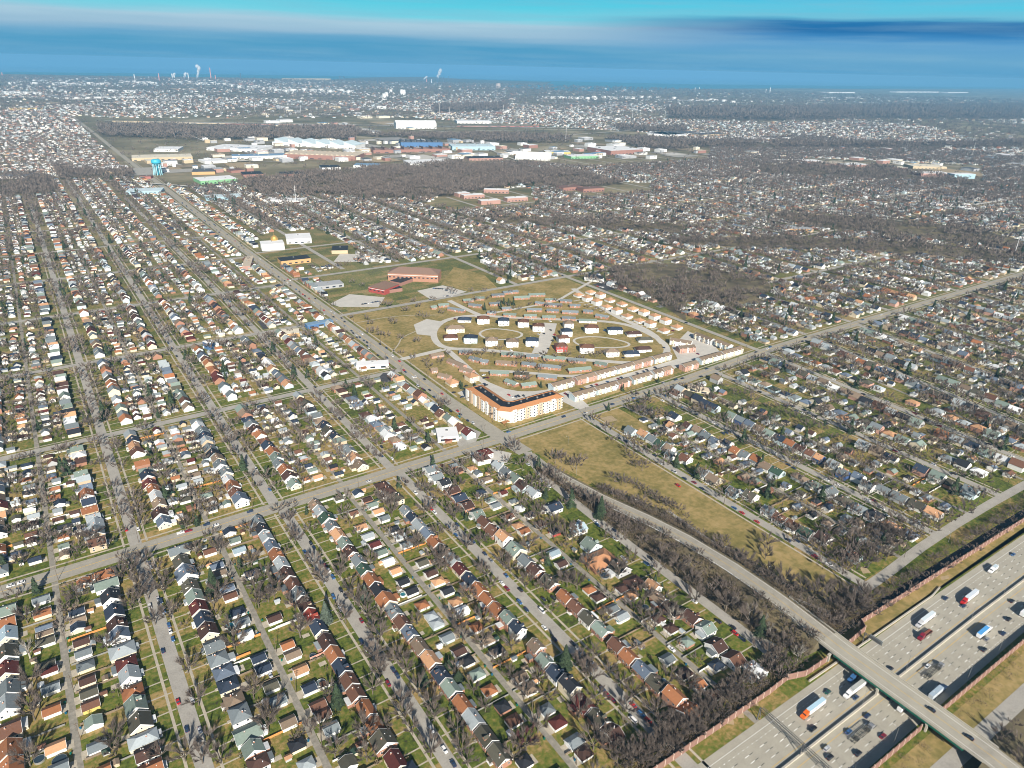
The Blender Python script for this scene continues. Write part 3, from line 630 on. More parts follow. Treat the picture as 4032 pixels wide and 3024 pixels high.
# ------------------------------------------------------------------ house shapes
def slope(t,g): return {'g':.72,'x':.5,'h':.5}[t] if not g else {'g':.45,'x':.42,'h':.42}[t]
def shape(t,wx,dy,h,gar,full=True,chim=False):
    W,D=wx/2,dy/2; k=slope(t,gar); o=.35; R=MB(); Wl=MB(); T=MB()
    if t=='x': W,D=D,W       # build with ridge along y then turn
    def q(v): return (v[1],-v[0],v[2]) if t=='x' else v
    r=W*k; th=.16
    base=[(-W,-D,0),(W,-D,0),(W,D,0),(-W,D,0)]; top=[(a,b,h) for a,b,_ in base]
    if t in 'gx':
        Wl.add([q(v) for v in base+top+[(0,-D,h+r),(0,D,h+r)]],[(0,1,5,4),(1,2,6,5),(2,3,7,6),(3,0,4,7)],0)
        Wl.add([q(v) for v in [(-W,-D,h),(W,-D,h),(0,-D,h+r)]],[(0,1,2)],1); Wl.add([q(v) for v in [(-W,D,h),(W,D,h),(0,D,h+r)]],[(0,2,1)],1)
        for s in(-1,1):
            a=[(0,-D-o,h+r+.02),(0,D+o,h+r+.02),(s*(W+o),D+o,h-o*k+.02),(s*(W+o),-D-o,h-o*k+.02)]
            b=[(x,y,z+th) for x,y,z in a]; f=[(0,1,2,3),(7,6,5,4),(0,3,7,4),(1,5,6,2),(3,2,6,7)]
            if s>0: f=[x[::-1] for x in f]
            if full: R.add([q(v) for v in a+b],f)
            else: R.add([q(v) for v in b],[(3,2,1,0)] if s<0 else [(0,1,2,3)])
            if full:
                for e in(-1,1):
                    y0=e*(D+o); y1=e*(D+o+.10); z=.05
                    a=[(0,y0,h+r-.25),(s*(W+o+.03),y0,h-o*k-.25),(s*(W+o+.03),y0,h-o*k+.2),(0,y0,h+r+.2)]
                    b=[(x,y1,zz) for x,y,zz in a]; T.add([q(v) for v in a+b],[(0,1,2,3),(4,7,6,5),(0,4,5,1),(2,6,7,3),(1,5,6,2)])
    else:
        Wl.add(base+top,[(0,1,5,4),(1,2,6,5),(2,3,7,6),(3,0,4,7)],0)
        m=min(W,D); r=m*k; zz=h-o*k
        A=[(-W-o,-D-o,zz),(W+o,-D-o,zz),(W+o,D+o,zz),(-W-o,D+o,zz)]
        if W>D: B=[(-(W-D)-.01,0,h+r),((W-D)+.01,0,h+r)]; F=[(0,1,5,4),(2,3,4,5),(3,0,4),(1,2,5)]
        else: B=[(0,-(D-W)-.01,h+r),(0,(D-W)+.01,h+r)]; F=[(0,1,4),(1,2,5,4),(2,3,5),(3,0,4,5)]
        R.add([(x,y,z+.05) for x,y,z in A+B],F)
        if full:
            a=[(x,y,z-.12) for x,y,z in A]; R.add([(x,y,z+.05) for x,y,z in A]+a,[(0,4,5,1),(1,5,6,2),(2,6,7,3),(3,7,4,0)]); R.add(a,[(3,2,1,0)])
    return Wl,R,T,h+ r
CACHE={}
def cached(key,fn):
    if key not in CACHE: CACHE[key]=fn()
    return CACHE[key]
def rnd(v,s): return round(v/s)*s
WIN={}
def winmesh(w,hh):
    def f():
        b=MB(); b.box((0,0,0),(w+.24,.05,hh+.24),m=0); b.box((0,-.03,0),(w,.05,hh),m=1); return b.mesh('window',[WHITE,GLASS])
    return cached(('win',w,hh),f)
def emit_building(d,i,near,label,cat,name,gar,group):
    t=d['typ']; wx=rnd(d['wx'],.5); dy=rnd(d['dy'],.5); h=rnd(d['h'],.2); key=(t,wx,dy,h,gar)
    def mk():
        return shape(t,wx,dy,h,gar,True)
    Wl,R,T,topz=cached(('s',)+key,mk)
    root=thing(name,(d['x'],d['y'],0),d.get('rz',0),label,cat,group)
    gc=d.get('gc') or d['wc']
    if d['wc']!='b': gc=d['wc']
    wm=cached(('w',key,d['wc'],gc),lambda:Wl.mesh('wall',[wallm(d['wc']),wallm(gc)]))
    rm=cached(('r',key,d['rc']),lambda:R.mesh('roof',roofm(d['rc'])))
    put('wall',wm,root); ro=put('roof',rm,root)
    if T.v and near: put('roof_trim',cached(('t',)+key,lambda:T.mesh('roof_trim',WHITE)),root)
    if not gar:
        ch=cached(('ch',),lambda:MB().box((0,0,0),(.7,.6,1.5),m=0).box((0,0,.8),(.5,.4,.2),m=1).mesh('chimney',[wallm('b'),WHITE]))
        put('chimney',ch,ro,(random.choice((-1,1))*wx*.12,random.uniform(-.2,.3)*dy,topz+.1-abs(wx*.12)*slope(t,gar)))
    W,D=wx/2,dy/2
    if not gar and d['row']!='' and dist(d)<900:
        s=1 if d['side']=='east' else -1; rr=random.random()
        if rr<.38:      # a lower room behind
            ew=random.choice((2.5,3.5)); ed=rnd(dy*random.choice((.45,.6)),.5)
            ex=put('extension',cached(('ex',ew,ed,d['wc']),lambda:MB().box((0,0,1.2),(ew,ed,2.4)).mesh('extension',wallm(d['wc']))),root,(s*(W+ew/2-.1),random.choice((-.15,.15))*dy,0))
            rc2=random.choice((d['rc'],'W','L','G')); put('roof',cached(('er',ew,ed,rc2),lambda:MB().add([(-ew/2-.25,-ed/2-.25,2.45),(ew/2+.25,-ed/2-.25,2.45),(ew/2+.25,ed/2+.25,2.45),(-ew/2-.25,ed/2+.25,2.45),(-ew/2-.25,-ed/2-.25,2.9),(ew/2+.25,-ed/2-.25,2.6),(ew/2+.25,ed/2+.25,2.6),(-ew/2-.25,ed/2+.25,2.9)],[(4,5,6,7),(0,1,5,4),(1,2,6,5),(2,3,7,6),(3,0,4,7)]).mesh('roof',roofm(rc2))),ex)
        if rr>.72:      # porch towards the street
            rc2=random.choice((d['rc'],'W','L')); put('porch',cached(('po',rc2),lambda:MB().box((0,0,2.35),(2.0,3.2,.18),m=0).box((.8,-1.4,1.15),(.16,.16,2.3),m=1).box((.8,1.4,1.15),(.16,.16,2.3),m=1).box((0,0,.15),(1.9,3.1,.3),m=1).mesh('porch',[roofm(rc2),WHITE])),root,(-s*(W+.95),dy*.1,0),0 if s<0 else pi)
        if .38<rr<.6 and t=='g' and near:     # dormer facing the street
            put('dormer',cached(('do',d['rc'],d['wc']),lambda:MB().add([(-1.1,-1,0),(-1.1,1,0),(-1.1,0,1.9),(-1.1,-1,1.1),(-1.1,1,1.1),(1.4,-1,1.1),(1.4,1,1.1),(1.4,0,1.9)],[(0,3,2,4,1)],1).add([(-1.25,-1.15,1.05),(-1.25,0,2.0),(1.5,0,2.0),(1.5,-1.15,1.05),(-1.25,1.15,1.05),(1.5,1.15,1.05)],[(0,3,2,1),(1,2,5,4)],0).add([(-1.1,-1,0),(1.4,-1,1.1),(-1.1,-1,1.1),(-1.1,1,0),(1.4,1,1.1),(-1.1,1,1.1)],[(0,1,2),(3,5,4)],1).mesh('dormer',[roofm(d['rc']),wallm(d['wc'])])),ro,(-s*W*.45,random.choice((-.2,.2))*dy,h+W*.40),0 if s>0 else pi)
        vp=cached(('vent',),lambda:MB().box((0,0,.2),(.35,.35,.5)).mesh('roof_vent',WHITE))
        for q in range(random.choice((1,2))): 
            vx=random.uniform(-.35,.35)*wx; put('roof_vent',vp,ro,(vx,random.uniform(-.3,.3)*dy,(topz-abs(vx)*slope(t,gar)) if t!='x' else topz-.6))
    if near:
        sw=winmesh(.9,1.1)
        if not gar:
            for q in(-.28,.28): put('window',sw,root,(q*wx,-D-.02,h*.55 if h<4.2 else h-1.3))
            if h>4.2:
                for q in(-.28,.28): put('window',sw,root,(q*wx,-D-.02,1.5))
            if t=='g' : put('window',cached(('win2',),lambda:winmesh(.7,.9)),root,(0,-D-.02,h+.7))
            for q in(-.3,.05): put('window',sw,root,(-W-.02,q*dy,h*.55 if h<4.2 else h-1.3),-pi/2)
            put('door',cached(('dr',),lambda:MB().box((0,0,1.0),(1.0,.1,2.05)).mesh('door',DOORM)),root,((-W-.03) if d['side']=='east' else W+.03,dy*.28,.05),pi/2)
            if d['side']=='west' or t=='h': pass
            st=cached(('step',),lambda:MB().box((0,0,.2),(1.4,1.6,.4)).mesh('step',CONC)); put('step',st,root,((-W-.75) if d['side']=='east' else W+.75,dy*.28,0))
        else:
            s=1 if d['side']=='east' else -1      # doors face the alley
            put('garage_door',cached(('gd',),lambda:MB().box((0,0,1.1),(.08,3.4,2.1)).mesh('garage_door',WHITE)),root,(s*(W+.03),0,.02))
    return root
def rowkey(d): 
    r=d['row']; best=min(STN,key=lambda k:abs(k-r)) if r!='' else None
    return best
def street_of(d):
    r=d['row']; n=d['y']>Yav(d['x'])
    if abs(r-303)<3 and n: return (303,n,'main road')
    if n and r>320: k=round((r-303)/96.); return (1000+k,n,'%s street right of main road'%ORD[max(1,k)])
    if r<-330: return (-371,n,'outermost left street')
    best=min(STN,key=lambda k:abs(k-r)); best={107:110,202:204}.get(best,best) if not n else best
    return (best,n,STN[best])
def nameof(lst,kind):
    rows={}
    for d in lst:
        k,n,nm=street_of(d); d['_n']=nm; rows.setdefault((k,d['side'],n),[]).append(d)
    for (r,s,n),L in rows.items():
        L.sort(key=lambda d:abs(d['y']-Yav(d['x'])))
        for i,d in enumerate(L):
            d['place']='%s %s of avenue, %s side of %s'%(ORD[i+1],'north' if n else 'south',s,d['_n'])
            d['p2']='%s house %s, %s side of %s'%(ORD[i+1],'north' if n else 'south',s,d['_n'])
            d['ph']='%s %s-roofed %s %s'%({'g':'','x':'','h':'hip'}[d['typ']],ROOFS[d['rc']][0],WALLS[d['wc']][0],kind)
nameof(HOUSES,'house'); nameof(GARAGES,'garage')
def clip16(s): return ' '.join(s.split()[:16])
USED={}
def uniq(l):
    l=clip16(' '.join(l.split())); return l
def dist(d): return hypot(hypot(d['x'],d['y']),CAMZ)
def stuff_buildings(name,lst,label):
    rk=sorted(ROOFS); wk=sorted(WALLS); mats=[roofm(c) for c in rk]+[wallm(c) for c in wk]; V=[];Fq=[];M=[]
    mb=MB()
    for d in lst:
        Wl,R,T,_=shape(d['typ'],d['wx'],d['dy'],d['h'],False,False)
        o=len(mb.v); x,y=d['x'],d['y']; c,s=cos(d.get('rz',0)),sin(d.get('rz',0))
        for B,mi in((Wl,len(rk)+wk.index(d['wc'])),(R,rk.index(d['rc']))):
            o=len(mb.v); mb.v+=[(v[0]*c-v[1]*s+x,v[0]*s+v[1]*c+y,v[2]) for v in B.v]
            for f in B.f: mb.f.append(tuple(i+o for i in f)); mb.m.append(mi)
    o=mb.build(name,mats); tag(o,label,kind='stuff'); o['category']='houses' if 'house' in name else 'garages'; return o
HOUSES.sort(key=dist); GARAGES.sort(key=dist)
NH=300
near_h=[]
for i,d in enumerate(HOUSES[:NH]):
    near_h.append(d)
    emit_building(d,i,dist(d)<620,uniq(d['ph']+', '+d['place']),'house','house',False,'small houses along the residential streets')
for i,d in enumerate(GARAGES[:NH]):
    emit_building(d,i,dist(d)<560,uniq(d['ph']+', '+d['place']),'garage','garage',True,'garages along the back alleys')
# farther neighbourhoods, past the surveyed plots
def vn(x,y,s):
    return .5+.25*(sin(x/s+1.3*sin(y/s*.7))+sin(y/s*1.1+1.7*sin(x/s*.6+2)))
FARH=[];FART=[]
BASEAZ=radians(34.7)
r=2350.
while r<13500:
    s=12.5*(r/2350)**1.15; a=-.70
    while a<.72:
        rr=r+random.uniform(-.6,.6)*s; A=BASEAZ+a; x,y=rr*sin(A),rr*cos(A)
        a+=s/r*random.uniform(.8,1.2)
        if y<-200: continue
        ex=any(inpoly(x,y,P) for P in EXC)
        # the built-up belts thin out into rail land and marsh
        dens=1.0
        if rr>4200: dens=.75 if vn(x,y,420)>.42 else .12
        if rr>7500: dens*=.6
        if x>5200 and rr>5600: dens*=.25
        if not ex and random.random()<dens*(.7 if rr<3600 else .85):
            k=(s/14)**.75; FARH.append(dict(x=x,y=y,typ=random.choice('gxh'),wx=9*k*random.uniform(.7,1.3),dy=8*k*random.uniform(.7,1.2),h=3*k**.5,rc=random.choice(RCF),wc=random.choice('wwwwwcgblp'),rz=random.choice((0,pi/2))))
        if random.random()<((.95 if rr<3600 else .62) if not ex else .10): FART.append((x+random.uniform(-1,1)*s*.6,y+random.uniform(-1,1)*s*.6,s))
    r+=s*1.5
stuff_buildings('distant_houses',HOUSES[NH:]+FARH,'small houses packed along the streets out to the industrial belt')
stuff_buildings('distant_garages',GARAGES[NH:],'small garages along the alleys of the farther blocks')
print('houses',len(HOUSES),'garages',len(GARAGES),'far',len(FARH),len(FART))
# front paths: each plot has a strip of concrete from door to kerb
b=MB()
for d in HOUSES:
    if dist(d)>900 or d['row'] not in (-83,-82,14,107,110,202,204,297,397,493,589,685,781): continue
    sx=d['row'] if d['x']<700 else slant(d['row'],d['y']); s=1 if d['side']=='east' else -1
    y=d['y']+d['dy']*.28; x0=sx+s*4.2; x1=d['x']-s*d['wx']/2-s*.3
    b.box(((x0+x1)/2,y,.03),(abs(x1-x0),.75,.05))
    if d['typ']!='h' and random.random()<.3: b.box(((sx+s*5.2),y-3,.03),(2.2,1.2,.05))
tag(b.build('front_path',M_WALK),kind='structure')
# drives, patios and worn soil patches in the yards
b=MB(); b2=MB()
for g in GARAGES:
    if dist(g)>950: continue
    s=1 if g['side']=='east' else -1
    b.box((g['x']+s*(g['wx']/2+1.6),g['y'],.03),(3.2,min(5.4,g['dy']),.06))
for d in HOUSES:
    if dist(d)>950 or random.random()<.45: continue
    s=1 if d['side']=='east' else -1; x0=d['x']+s*(d['wx']/2+2.2+random.uniform(0,2))
    b.box((x0,d['y']+random.uniform(-2,2),.028),(random.uniform(2,4.5),random.uniform(2.5,5),.05))
tag(b.build('yard_paving',M_WALK),kind='structure')
SHEDS=[]
for d in near_h:
    if d['row']=='' or random.random()<.55: continue
    s=1 if d['side']=='east' else -1; x=d['x']+s*(d['wx']/2+random.uniform(6,9.5)); y=d['y']+random.choice((-1,1))*3.6
    SHEDS.append((x,y,d))
lab_s=[]
for x,y,d in SHEDS[:140]:
    c=random.choice('LGBWTUE'); w=random.choice('wtgc'); rz=random.choice((0,pi/2))
    t=thing('garden_shed',(x,y,0),rz,None,'shed','small garden sheds')
    Wl,R_,T_,_=cached(('shs',),lambda:shape('g',2.4,2.9,1.9,True,True)); put('wall',cached(('shw',w),lambda:Wl.mesh('wall',[wallm(w),wallm(w)])),t); put('roof',cached(('shr',c),lambda:R_.mesh('roof',roofm(c))),t)
    t['label']='small %s-roofed %s shed behind %s'%(ROOFS[c][0],WALLS[w][0],d['p2']); t['label']=' '.join(t['label'].split()[:16])
# ------------------------------------------------------------------ trees
def rnd3(rs):
    v=rs.normal(size=3); return v/np.linalg.norm(v)
def tree_shape(seed,ntw,hgt=10,rad=4.4,tw=.10,up=.5,limbs=True,tl=1.9):
    rs=np.random.RandomState(seed); T=MB(); th=hgt*rs.uniform(.22,.32); cz=hgt*.62; rz=hgt*.42
    tips=[]
    if limbs: T.tube((0,0,-.2),(0,0,th),.32,.24,6)
    for i in range(8):
        a=2*pi*i/8+rs.uniform(-.4,.4); e=rs.uniform(.35,1.25); L=rad*rs.uniform(.75,1.1)
        p=np.array([0,0,th*rs.uniform(.8,1.15)]); mid=p+np.array([cos(a)*cos(e),sin(a)*cos(e),sin(e)*1.2])*L*.55
        end=mid+np.array([cos(a)*cos(e*.8),sin(a)*cos(e*.8),sin(e)*1.2])*L*.5
        if limbs: T.tube(p,mid,.17,.11,4,cap=False); T.tube(mid,end,.11,.05,4,cap=False)
        for k in range(4):
            b=mid+(end-mid)*rs.uniform(0,1); a2=a+rs.uniform(-1.1,1.1); e2=rs.uniform(.2,1.3); c=b+np.array([cos(a2)*cos(e2),sin(a2)*cos(e2),sin(e2)])*L*.45
            if limbs: T.tube(b,c,.07,.03,3,cap=False)
            tips.append((b,c))
        tips.append((mid,end))
    V=[]
    for i in range(ntw):
        b,c=tips[rs.randint(len(tips))]; p=b+(c-b)*rs.uniform(.1,1.05)
        out=np.array([p[0],p[1],(p[2]-th*.4)*.95]); out/= (np.linalg.norm(out)+1e-6)
        d=out*1.1+rnd3(rs)*.48+np.array([0,0,up*.5]); d/=np.linalg.norm(d)
        L=tl*rs.uniform(.6,1.25); q=p+d*L; sd=np.cross(d,rnd3(rs)); sd/=np.linalg.norm(sd)+1e-6
        V+= [p-sd*tw*.5,p+sd*tw*.5,q]
    return T,np.array(V)
def conifer_shape(seed,n,hgt=13,rad=3.2,sz=1.0):
    rs=np.random.RandomState(seed); T=MB(); T.tube((0,0,-.1),(0,0,hgt*.9),.25,.06,6); V=[]
    for i in range(n):
        u=rs.uniform(0,1)**.75; z=hgt*(1-u*.95); r=rad*u*rs.uniform(.25,1.0)**.5*(1+.18*sin(9*z)); a=rs.uniform(0,2*pi)
        p=np.array([cos(a)*r*.35,sin(a)*r*.35,z+.3*sz]); q=np.array([cos(a)*(r+.3),sin(a)*(r+.3),z-.5*sz]); sd=np.array([-sin(a),cos(a),rs.uniform(-.4,.4)])
        w=sz*rs.uniform(.35,.7); V+=[p-sd*w*.35,q+sd*w,q-sd*w]
    return T,np.array(V)
def tri_mesh(name,V,m):
    V=np.asarray(V,dtype=np.float32); n=len(V)//3; me=bpy.data.meshes.new(name)
    me.vertices.add(len(V)); me.vertices.foreach_set('co',V.ravel()); me.loops.add(len(V)); me.loops.foreach_set('vertex_index',np.arange(len(V),dtype=np.int32))
    me.polygons.add(n); me.polygons.foreach_set('loop_start',np.arange(0,len(V),3,dtype=np.int32)); 
    try: me.polygons.foreach_set('loop_total',np.full(n,3,dtype=np.int32))
    except Exception: pass
    me.materials.append(m); me.update(calc_edges=True); return me
TREES=[]   # x,y,scale,kind
def TT(reg,seq,kind='b',sc=1.0):
    it=list(map(float,seq.split()))
    for i in range(0,len(it)-1,2):
        x,y=at(reg,it[i],it[i+1]); TREES.append([x,y,sc*random.uniform(.85,1.15),kind,1])
TT('T1','1440 1500 2010 1540',sc=.95); TT('T1','390 930',sc=1.25)
TT('T2','265 880 950 800 540 1600 310 1600 130 480 1960 1540',sc=1.15); TT('T2','1160 1090',sc=1.45); TT('T2','1450 1340 1500 1310',sc=.5)
TT('T3','487 350 300 530 200 330 215 740 620 1060 710 1250 985 1080 950 920 1270 1240 1320 1520 1470 750 1800 430 1960 1560 370 1220 570 870 1400 1640 1340 90 250 280',sc=1.05); TT('T3','2120 1440','m',1.25)
TT('T3','845 620','c',1.05); TT('T3','1160 410 1280 560','d',.75); TT('T3','1180 880 1170 1040 1280 1090 1330 1110','y',.35); TT('T3','935 890','c',.6)
TT('T4','225 240','c',1.15); TT('T4','950 380',sc=1.5); TT('T4','100 480 380 290 430 330 545 300 460 500 560 860 500 780 340 190 700 450 620 370',sc=1.0)
TT('T4','650 900 750 930 840 880 900 800 960 790 1010 760 1050 730 1110 680 1180 650 1230 590 1255 540 1000 640 880 700 930 690 600 940 700 940',sc=1.0)
TT('T5','180 250 230 240 370 300 320 260 530 420 560 380 680 350 770 340 660 300 870 560 950 500 990 690 1010 640 1110 880 1220 840 940 770 510 830 560 720 1130 500 1180 580 1170 660 480 770 880 450 930 560 1040 450 1060 700 150 470 460 290',sc=1.1)
TT('T5','265 655 35 470','s',1.0)
TT('T6','515 240',sc=1.2); TT('T6','720 90 820 60 130 380 270 330 230 290 530 470 810 230 840 300 800 160 950 230 975 480 1010 560 1040 600 600 700 650 720 560 680 700 620 620 560 1170 480 1200 870 770 400 60 200 250 110 580 760 690 690 540 610 1160 560 1230 640 300 380',sc=1.05)
TT('T6','445 470 140 170','p',.8); TT('T6','1060 860','s',1.05); TT('T6','35 190 110 60 920 90','s',.6)
TT('T7','70 690','s',.8); TT('T7','260 110 490 90 590 260 400 360 450 330 600 480 640 500 680 450 965 640 900 500 920 540 440 880 90 840 130 930 740 950 890 320 1070 220 1190 70 1260 150 60 770 560 30 700 130 540 420 180 870 480 160 350 290',sc=1.0)
TT('T7','790 135 880 790 770 100','s',.6); TT('T7','430 240','y',.4)
TT('T8','100 450','c',1.0); TT('T8','150 190 330 270 300 230 700 440 240 610 80 640 210 590 740 660 830 950 960 760 980 830 850 880 780 860 720 790 60 230 200 40 40 120 640 230',sc=1.0); TT('T8','865 590 915 630','s',.6)
TT('5','1400 1305 1430 1295 1530 1340 1560 1320 1510 1345 1440 1300',sc=1.15)
TT('5','1770 1420 1840 1450 1890 1460 1930 1560 2050 1560 2110 1600 1810 1440 1960 1600',"w",1.0)
TT('5','1900 1330 1940 1350 1880 1290 1760 1180 1860 1250 1960 1330',sc=1.0)
TT('5','250 450 230 420 400 450 380 430 310 520 350 530 280 500 470 370 550 340 600 410 330 330 370 340 640 300 690 380 480 360 520 310 560 400 200 210 250 500 140 190 770 260 740 240 880 240',sc=1.0)
TT('5','730 640 520 660 600 690 620 720 690 690 440 540 540 560 850 650 900 640 940 650 970 620 1020 640 1060 610 1120 650 1150 700 1240 790 1200 760 1250 700 1190 670 1340 690 1400 660 1450 720 1520 700 1560 670 1620 640 1650 650 1300 740 1480 650 1210 810 1160 800 1680 640 1330 650',sc=.95)
TT('5','1050 310 1100 330 860 320 900 300 980 290 960 240 1140 350 1180 350 1350 340 1400 300 1240 330 1700 370 1660 360 1600 340 1430 340 1010 380 1120 250',sc=.8)
TT('5','1060 340 1080 310 1110 320 1140 320 960 350','c',.85)
TT('5','1240 950 1290 960 1330 950 1370 930 1210 980 1180 1000 1150 1010 1080 1030 1020 1010 970 980 1400 880',sc=.6)
TT('5','1730 970 1820 850 2040 800 1310 830 900 830 820 840 810 830','c',.65)
TT('5','1860 940 1900 900 1880 980 1940 960 1980 1000 1920 1010',sc=1.0); TT('5','1990 1000 2040 1060 2010 1020 1980 890','c',.8)
TT('5','690 950 720 960 100 650 60 560 30 830 90 850 250 840 220 810 340 850 380 800 150 960 180 1000 200 1060 60 1020 40 960 180 1180 150 1120 400 1260 700 1390 750 1400 600 1500 560 1480 720 1530 800 1470 340 1560 380 1580 300 1540 1220 1480 1250 1450 1300 1500',sc=1.05)
TT('5','640 1310 430 1450 1340 1520','s',.9); TT('5','1730 970','c',.8)
TT('9','600 360 610 290 450 380 480 410 700 520 740 540 820 590 1100 720 1060 680 1150 700 1200 690 1240 640 980 640 900 600 1130 640 1180 600 1050 600 960 560 1240 410 1260 390 1300 380 1350 370 1180 330 1230 350 1320 280 1360 250 1450 260 1520 250 1100 200 1150 170 1000 240 950 200 1700 150 1760 130',sc=1.15)
TT('9','10 370 100 440 400 660 350 620 500 720 580 780 640 860 820 970 800 990 620 830',"w",.95)
# the wooded strip along the embankment and the brush beside the motorway wall
def ovx(y):
    for a,b in zip(OV,OV[1:]):
        if b[1]<=y<=a[1]: return a[0]+(b[0]-a[0])*(a[1]-y)/(a[1]-b[1])
    return 325
for i in range(130):
    y=random.uniform(150,385); TREES.append([random.uniform(304,ovx(y)-7.5),y,random.uniform(.45,.85),random.choice('bbbww'),0])
for i in range(120):
    y=random.uniform(152,345); x0=ovx(y)+8; TREES.append([random.uniform(x0,x0+10+(200-y)*.25*(y<200)),y,random.uniform(.45,.85),random.choice('bbw'),0])
for i in range(130):
    x=random.uniform(342,640); TREES.append([x,random.choice((random.uniform(155,160),random.uniform(149,152)))-(x-342)*.02,random.uniform(.35,.75),'b',0])
for i in range(150):
    x=random.uniform(175,300); TREES.append([x,random.uniform(149,162),random.uniform(.4,.95),'b',0])
for i in range(40):
    TREES.append([random.uniform(385,480),random.uniform(177,200)-(0),random.uniform(.7,1.2),'b',0])
for i in range(110):
    TREES.append([random.uniform(335,470),random.uniform(5,66),random.uniform(.6,1.1),'b',0])
for i in range(26): TREES.append([random.uniform(345,358)+(300-0)*0,random.uniform(190,330),random.uniform(.6,.95),'w',0])
def free(x,y):
    return not blocked(x,y)
# street and garden trees of the other blocks
HG={}
for d in HOUSES+GARAGES: HG.setdefault((int(d['x']//8),int(d['y']//8)),[]).append((d['x'],d['y']))
def clear(x,y,m=4.5):
    a,b=int(x//8),int(y//8)
    for i in(-1,0,1):
        for j in(-1,0,1):
            for q in HG.get((a+i,b+j),()):
                if abs(q[0]-x)<m and abs(q[1]-y)<m: return False
    return True
def gtrees(streets,y0,y1,fx,pv,pb,near_sup):
    for sx in streets:
        y=y0(sx)
        dens=random.uniform(.6,1.35)
        while y<y1(sx):
            for s in(-1,1):
                for off,p,sc in((5.6,pv,(.8,1.25)),(30.5,pb,(.7,1.25)),(44,pb*.6,(.6,1.1)),(11,pv*.25,(.4,.8))):
                    X=fx(sx,y)+s*(off+random.uniform(-1.2,1.2)*(3 if off>20 else 1)); Y=y+random.uniform(-4,4)
                    q=p*1.15*dens*(.55+.9*vn(X,Y,37)); sc=(sc[0]*1.08,sc[1]*1.15)
                    if near_sup and -70<X<296: q*=.5
                    if random.random()<q and not blocked(X,Y) and seen(X,Y,0,80) and clear(X,Y):
                        TREES.append([X,Y,random.uniform(*sc),'c' if random.random()<.045 else random.choice('bbbbbbbw' if random.random()<.4 else 'b'),0])
            y+=9.5
gtrees([-371]+SW_ST+[297],lambda x:150,lambda x:Yav(x)-14,lambda x,y:x,.45,.65,True)
gtrees(E_ST,lambda x:176,lambda x:Yav(x)-14,slant,.7,1.05,False)
gtrees(NW,lambda x:Yav(x)+10,lambda x:2300,lambda x,y:x,.6,1.35,False)
gtrees([308+96*i for i in range(1,34)],lambda x:Yav(x)+10,lambda x:2400,slant,1.1,1.5,False)
for i in range(60):
    y=random.uniform(480,2200); TREES.append([Kx(y)+random.choice((-1,1))*random.uniform(13,18),y,random.uniform(.5,.9),'b',0])
# woods: crowns spaced wider with distance
WT=[]
for wi,P in enumerate(WOODS):
    xs=[p[0] for p in P]; ys=[p[1] for p in P]
    cx,cy2=sum(xs)/len(xs),sum(ys)/len(ys); sp=max(7.5,hypot(cx,cy2)/300.)
    y=min(ys)
    if wi in(1,2,7,9,11,12): thin=.5
    else: thin=.88
    n=0
    while y<max(ys):
        x=min(xs)
        while x<max(xs):
            X,Y=x+random.uniform(-.5,.5)*sp,y+random.uniform(-.5,.5)*sp
            if random.random()<thin*(.15+1.35*vn(X,Y,sp*5)) and inpoly(X,Y,P): WT.append((X,Y,sp/7.5*random.choice((.75,.95,1.1,1.45))*random.uniform(.85,1.15))); n+=1
            x+=sp
        y+=sp
    flat('wood_floor',P,(.6 if cy2>1500 else .14)+.02*wi,M_WOODFLOOR)
print('trees',len(TREES),'woods',len(WT),'farT',len(FART))
NV=7
BT=[tree_shape(100+i,1700,10.5,4.6,.085,tl=2.3) for i in range(NV)]
WTm=[tree_shape(200+i,520,12.5,3.6,.09,up=1.0) for i in range(3)]
CT=[conifer_shape(300+i,1500,13,3.3,.62) for i in range(3)]
def uniqlabels(items,axis=0):
    """items: list of (root,base label,scale). Where two would read the same, say which one it is."""
    g={}
    for r,l,sc in items: g.setdefault(l,[]).append((sc,r))
    for l,L in g.items():
        if len(L)==1: L[0][1]['label']=clip16(l); continue
        if len(L)<=3:
            L.sort(key=lambda q:-q[0])
            for i,(sc,r) in enumerate(L): r['label']=clip16((('taller','shorter') if len(L)==2 else ('tallest','middle-sized','shortest'))[i]+' '+l)
        else:
            L.sort(key=lambda q:(proj(*q[1].location) or (0,0,0))[0])
            for i,(sc,r) in enumerate(L): r['label']=clip16(ORD[i+1]+' from left, '+l)
def nearest_house(x,y):
    best=None;bd=1e9
    for d in near_h:
        q=(d['x']-x)**2+(d['y']-y)**2
        if q<bd: bd=q;best=d
    return best,bd**.5
for t in TREES: t.append(hypot(hypot(t[0],t[1]),CAMZ)/ (t[2]**.5) - (60 if t[4] else 0))
TREES=[t for t in TREES if seen(t[0],t[1],3,70)]
TREES.sort(key=lambda t:t[5])
kinds={'b':('bare_tree','bare grey-brown tree',TWIG,'bare street and garden trees'),'w':('pale_tree','pale-branched bare tree',TWIGL,'pale-branched trees'),'m':('maroon_tree','bare maroon-tinted tree',TWIGM,None),
'c':('conifer','dark green conifer',NEEDLE,'dark green conifers'),'s':('spruce','grey-green spruce',NEEDLEB,'grey-green spruces'),'d':('evergreen','dark bushy evergreen',NEEDLE,'dark green conifers'),'y':('shrub','yellow-green evergreen shrub',mat('yellow needles',(.14,.13,.03),.9,.2,.4,island=.4),'yellow-green shrubs'),'p':('pine','bright green bushy pine',mat('green needles',(.05,.09,.025),.9,.2,.4,island=.4),'bushy pines')}
lab=[]; MC={}
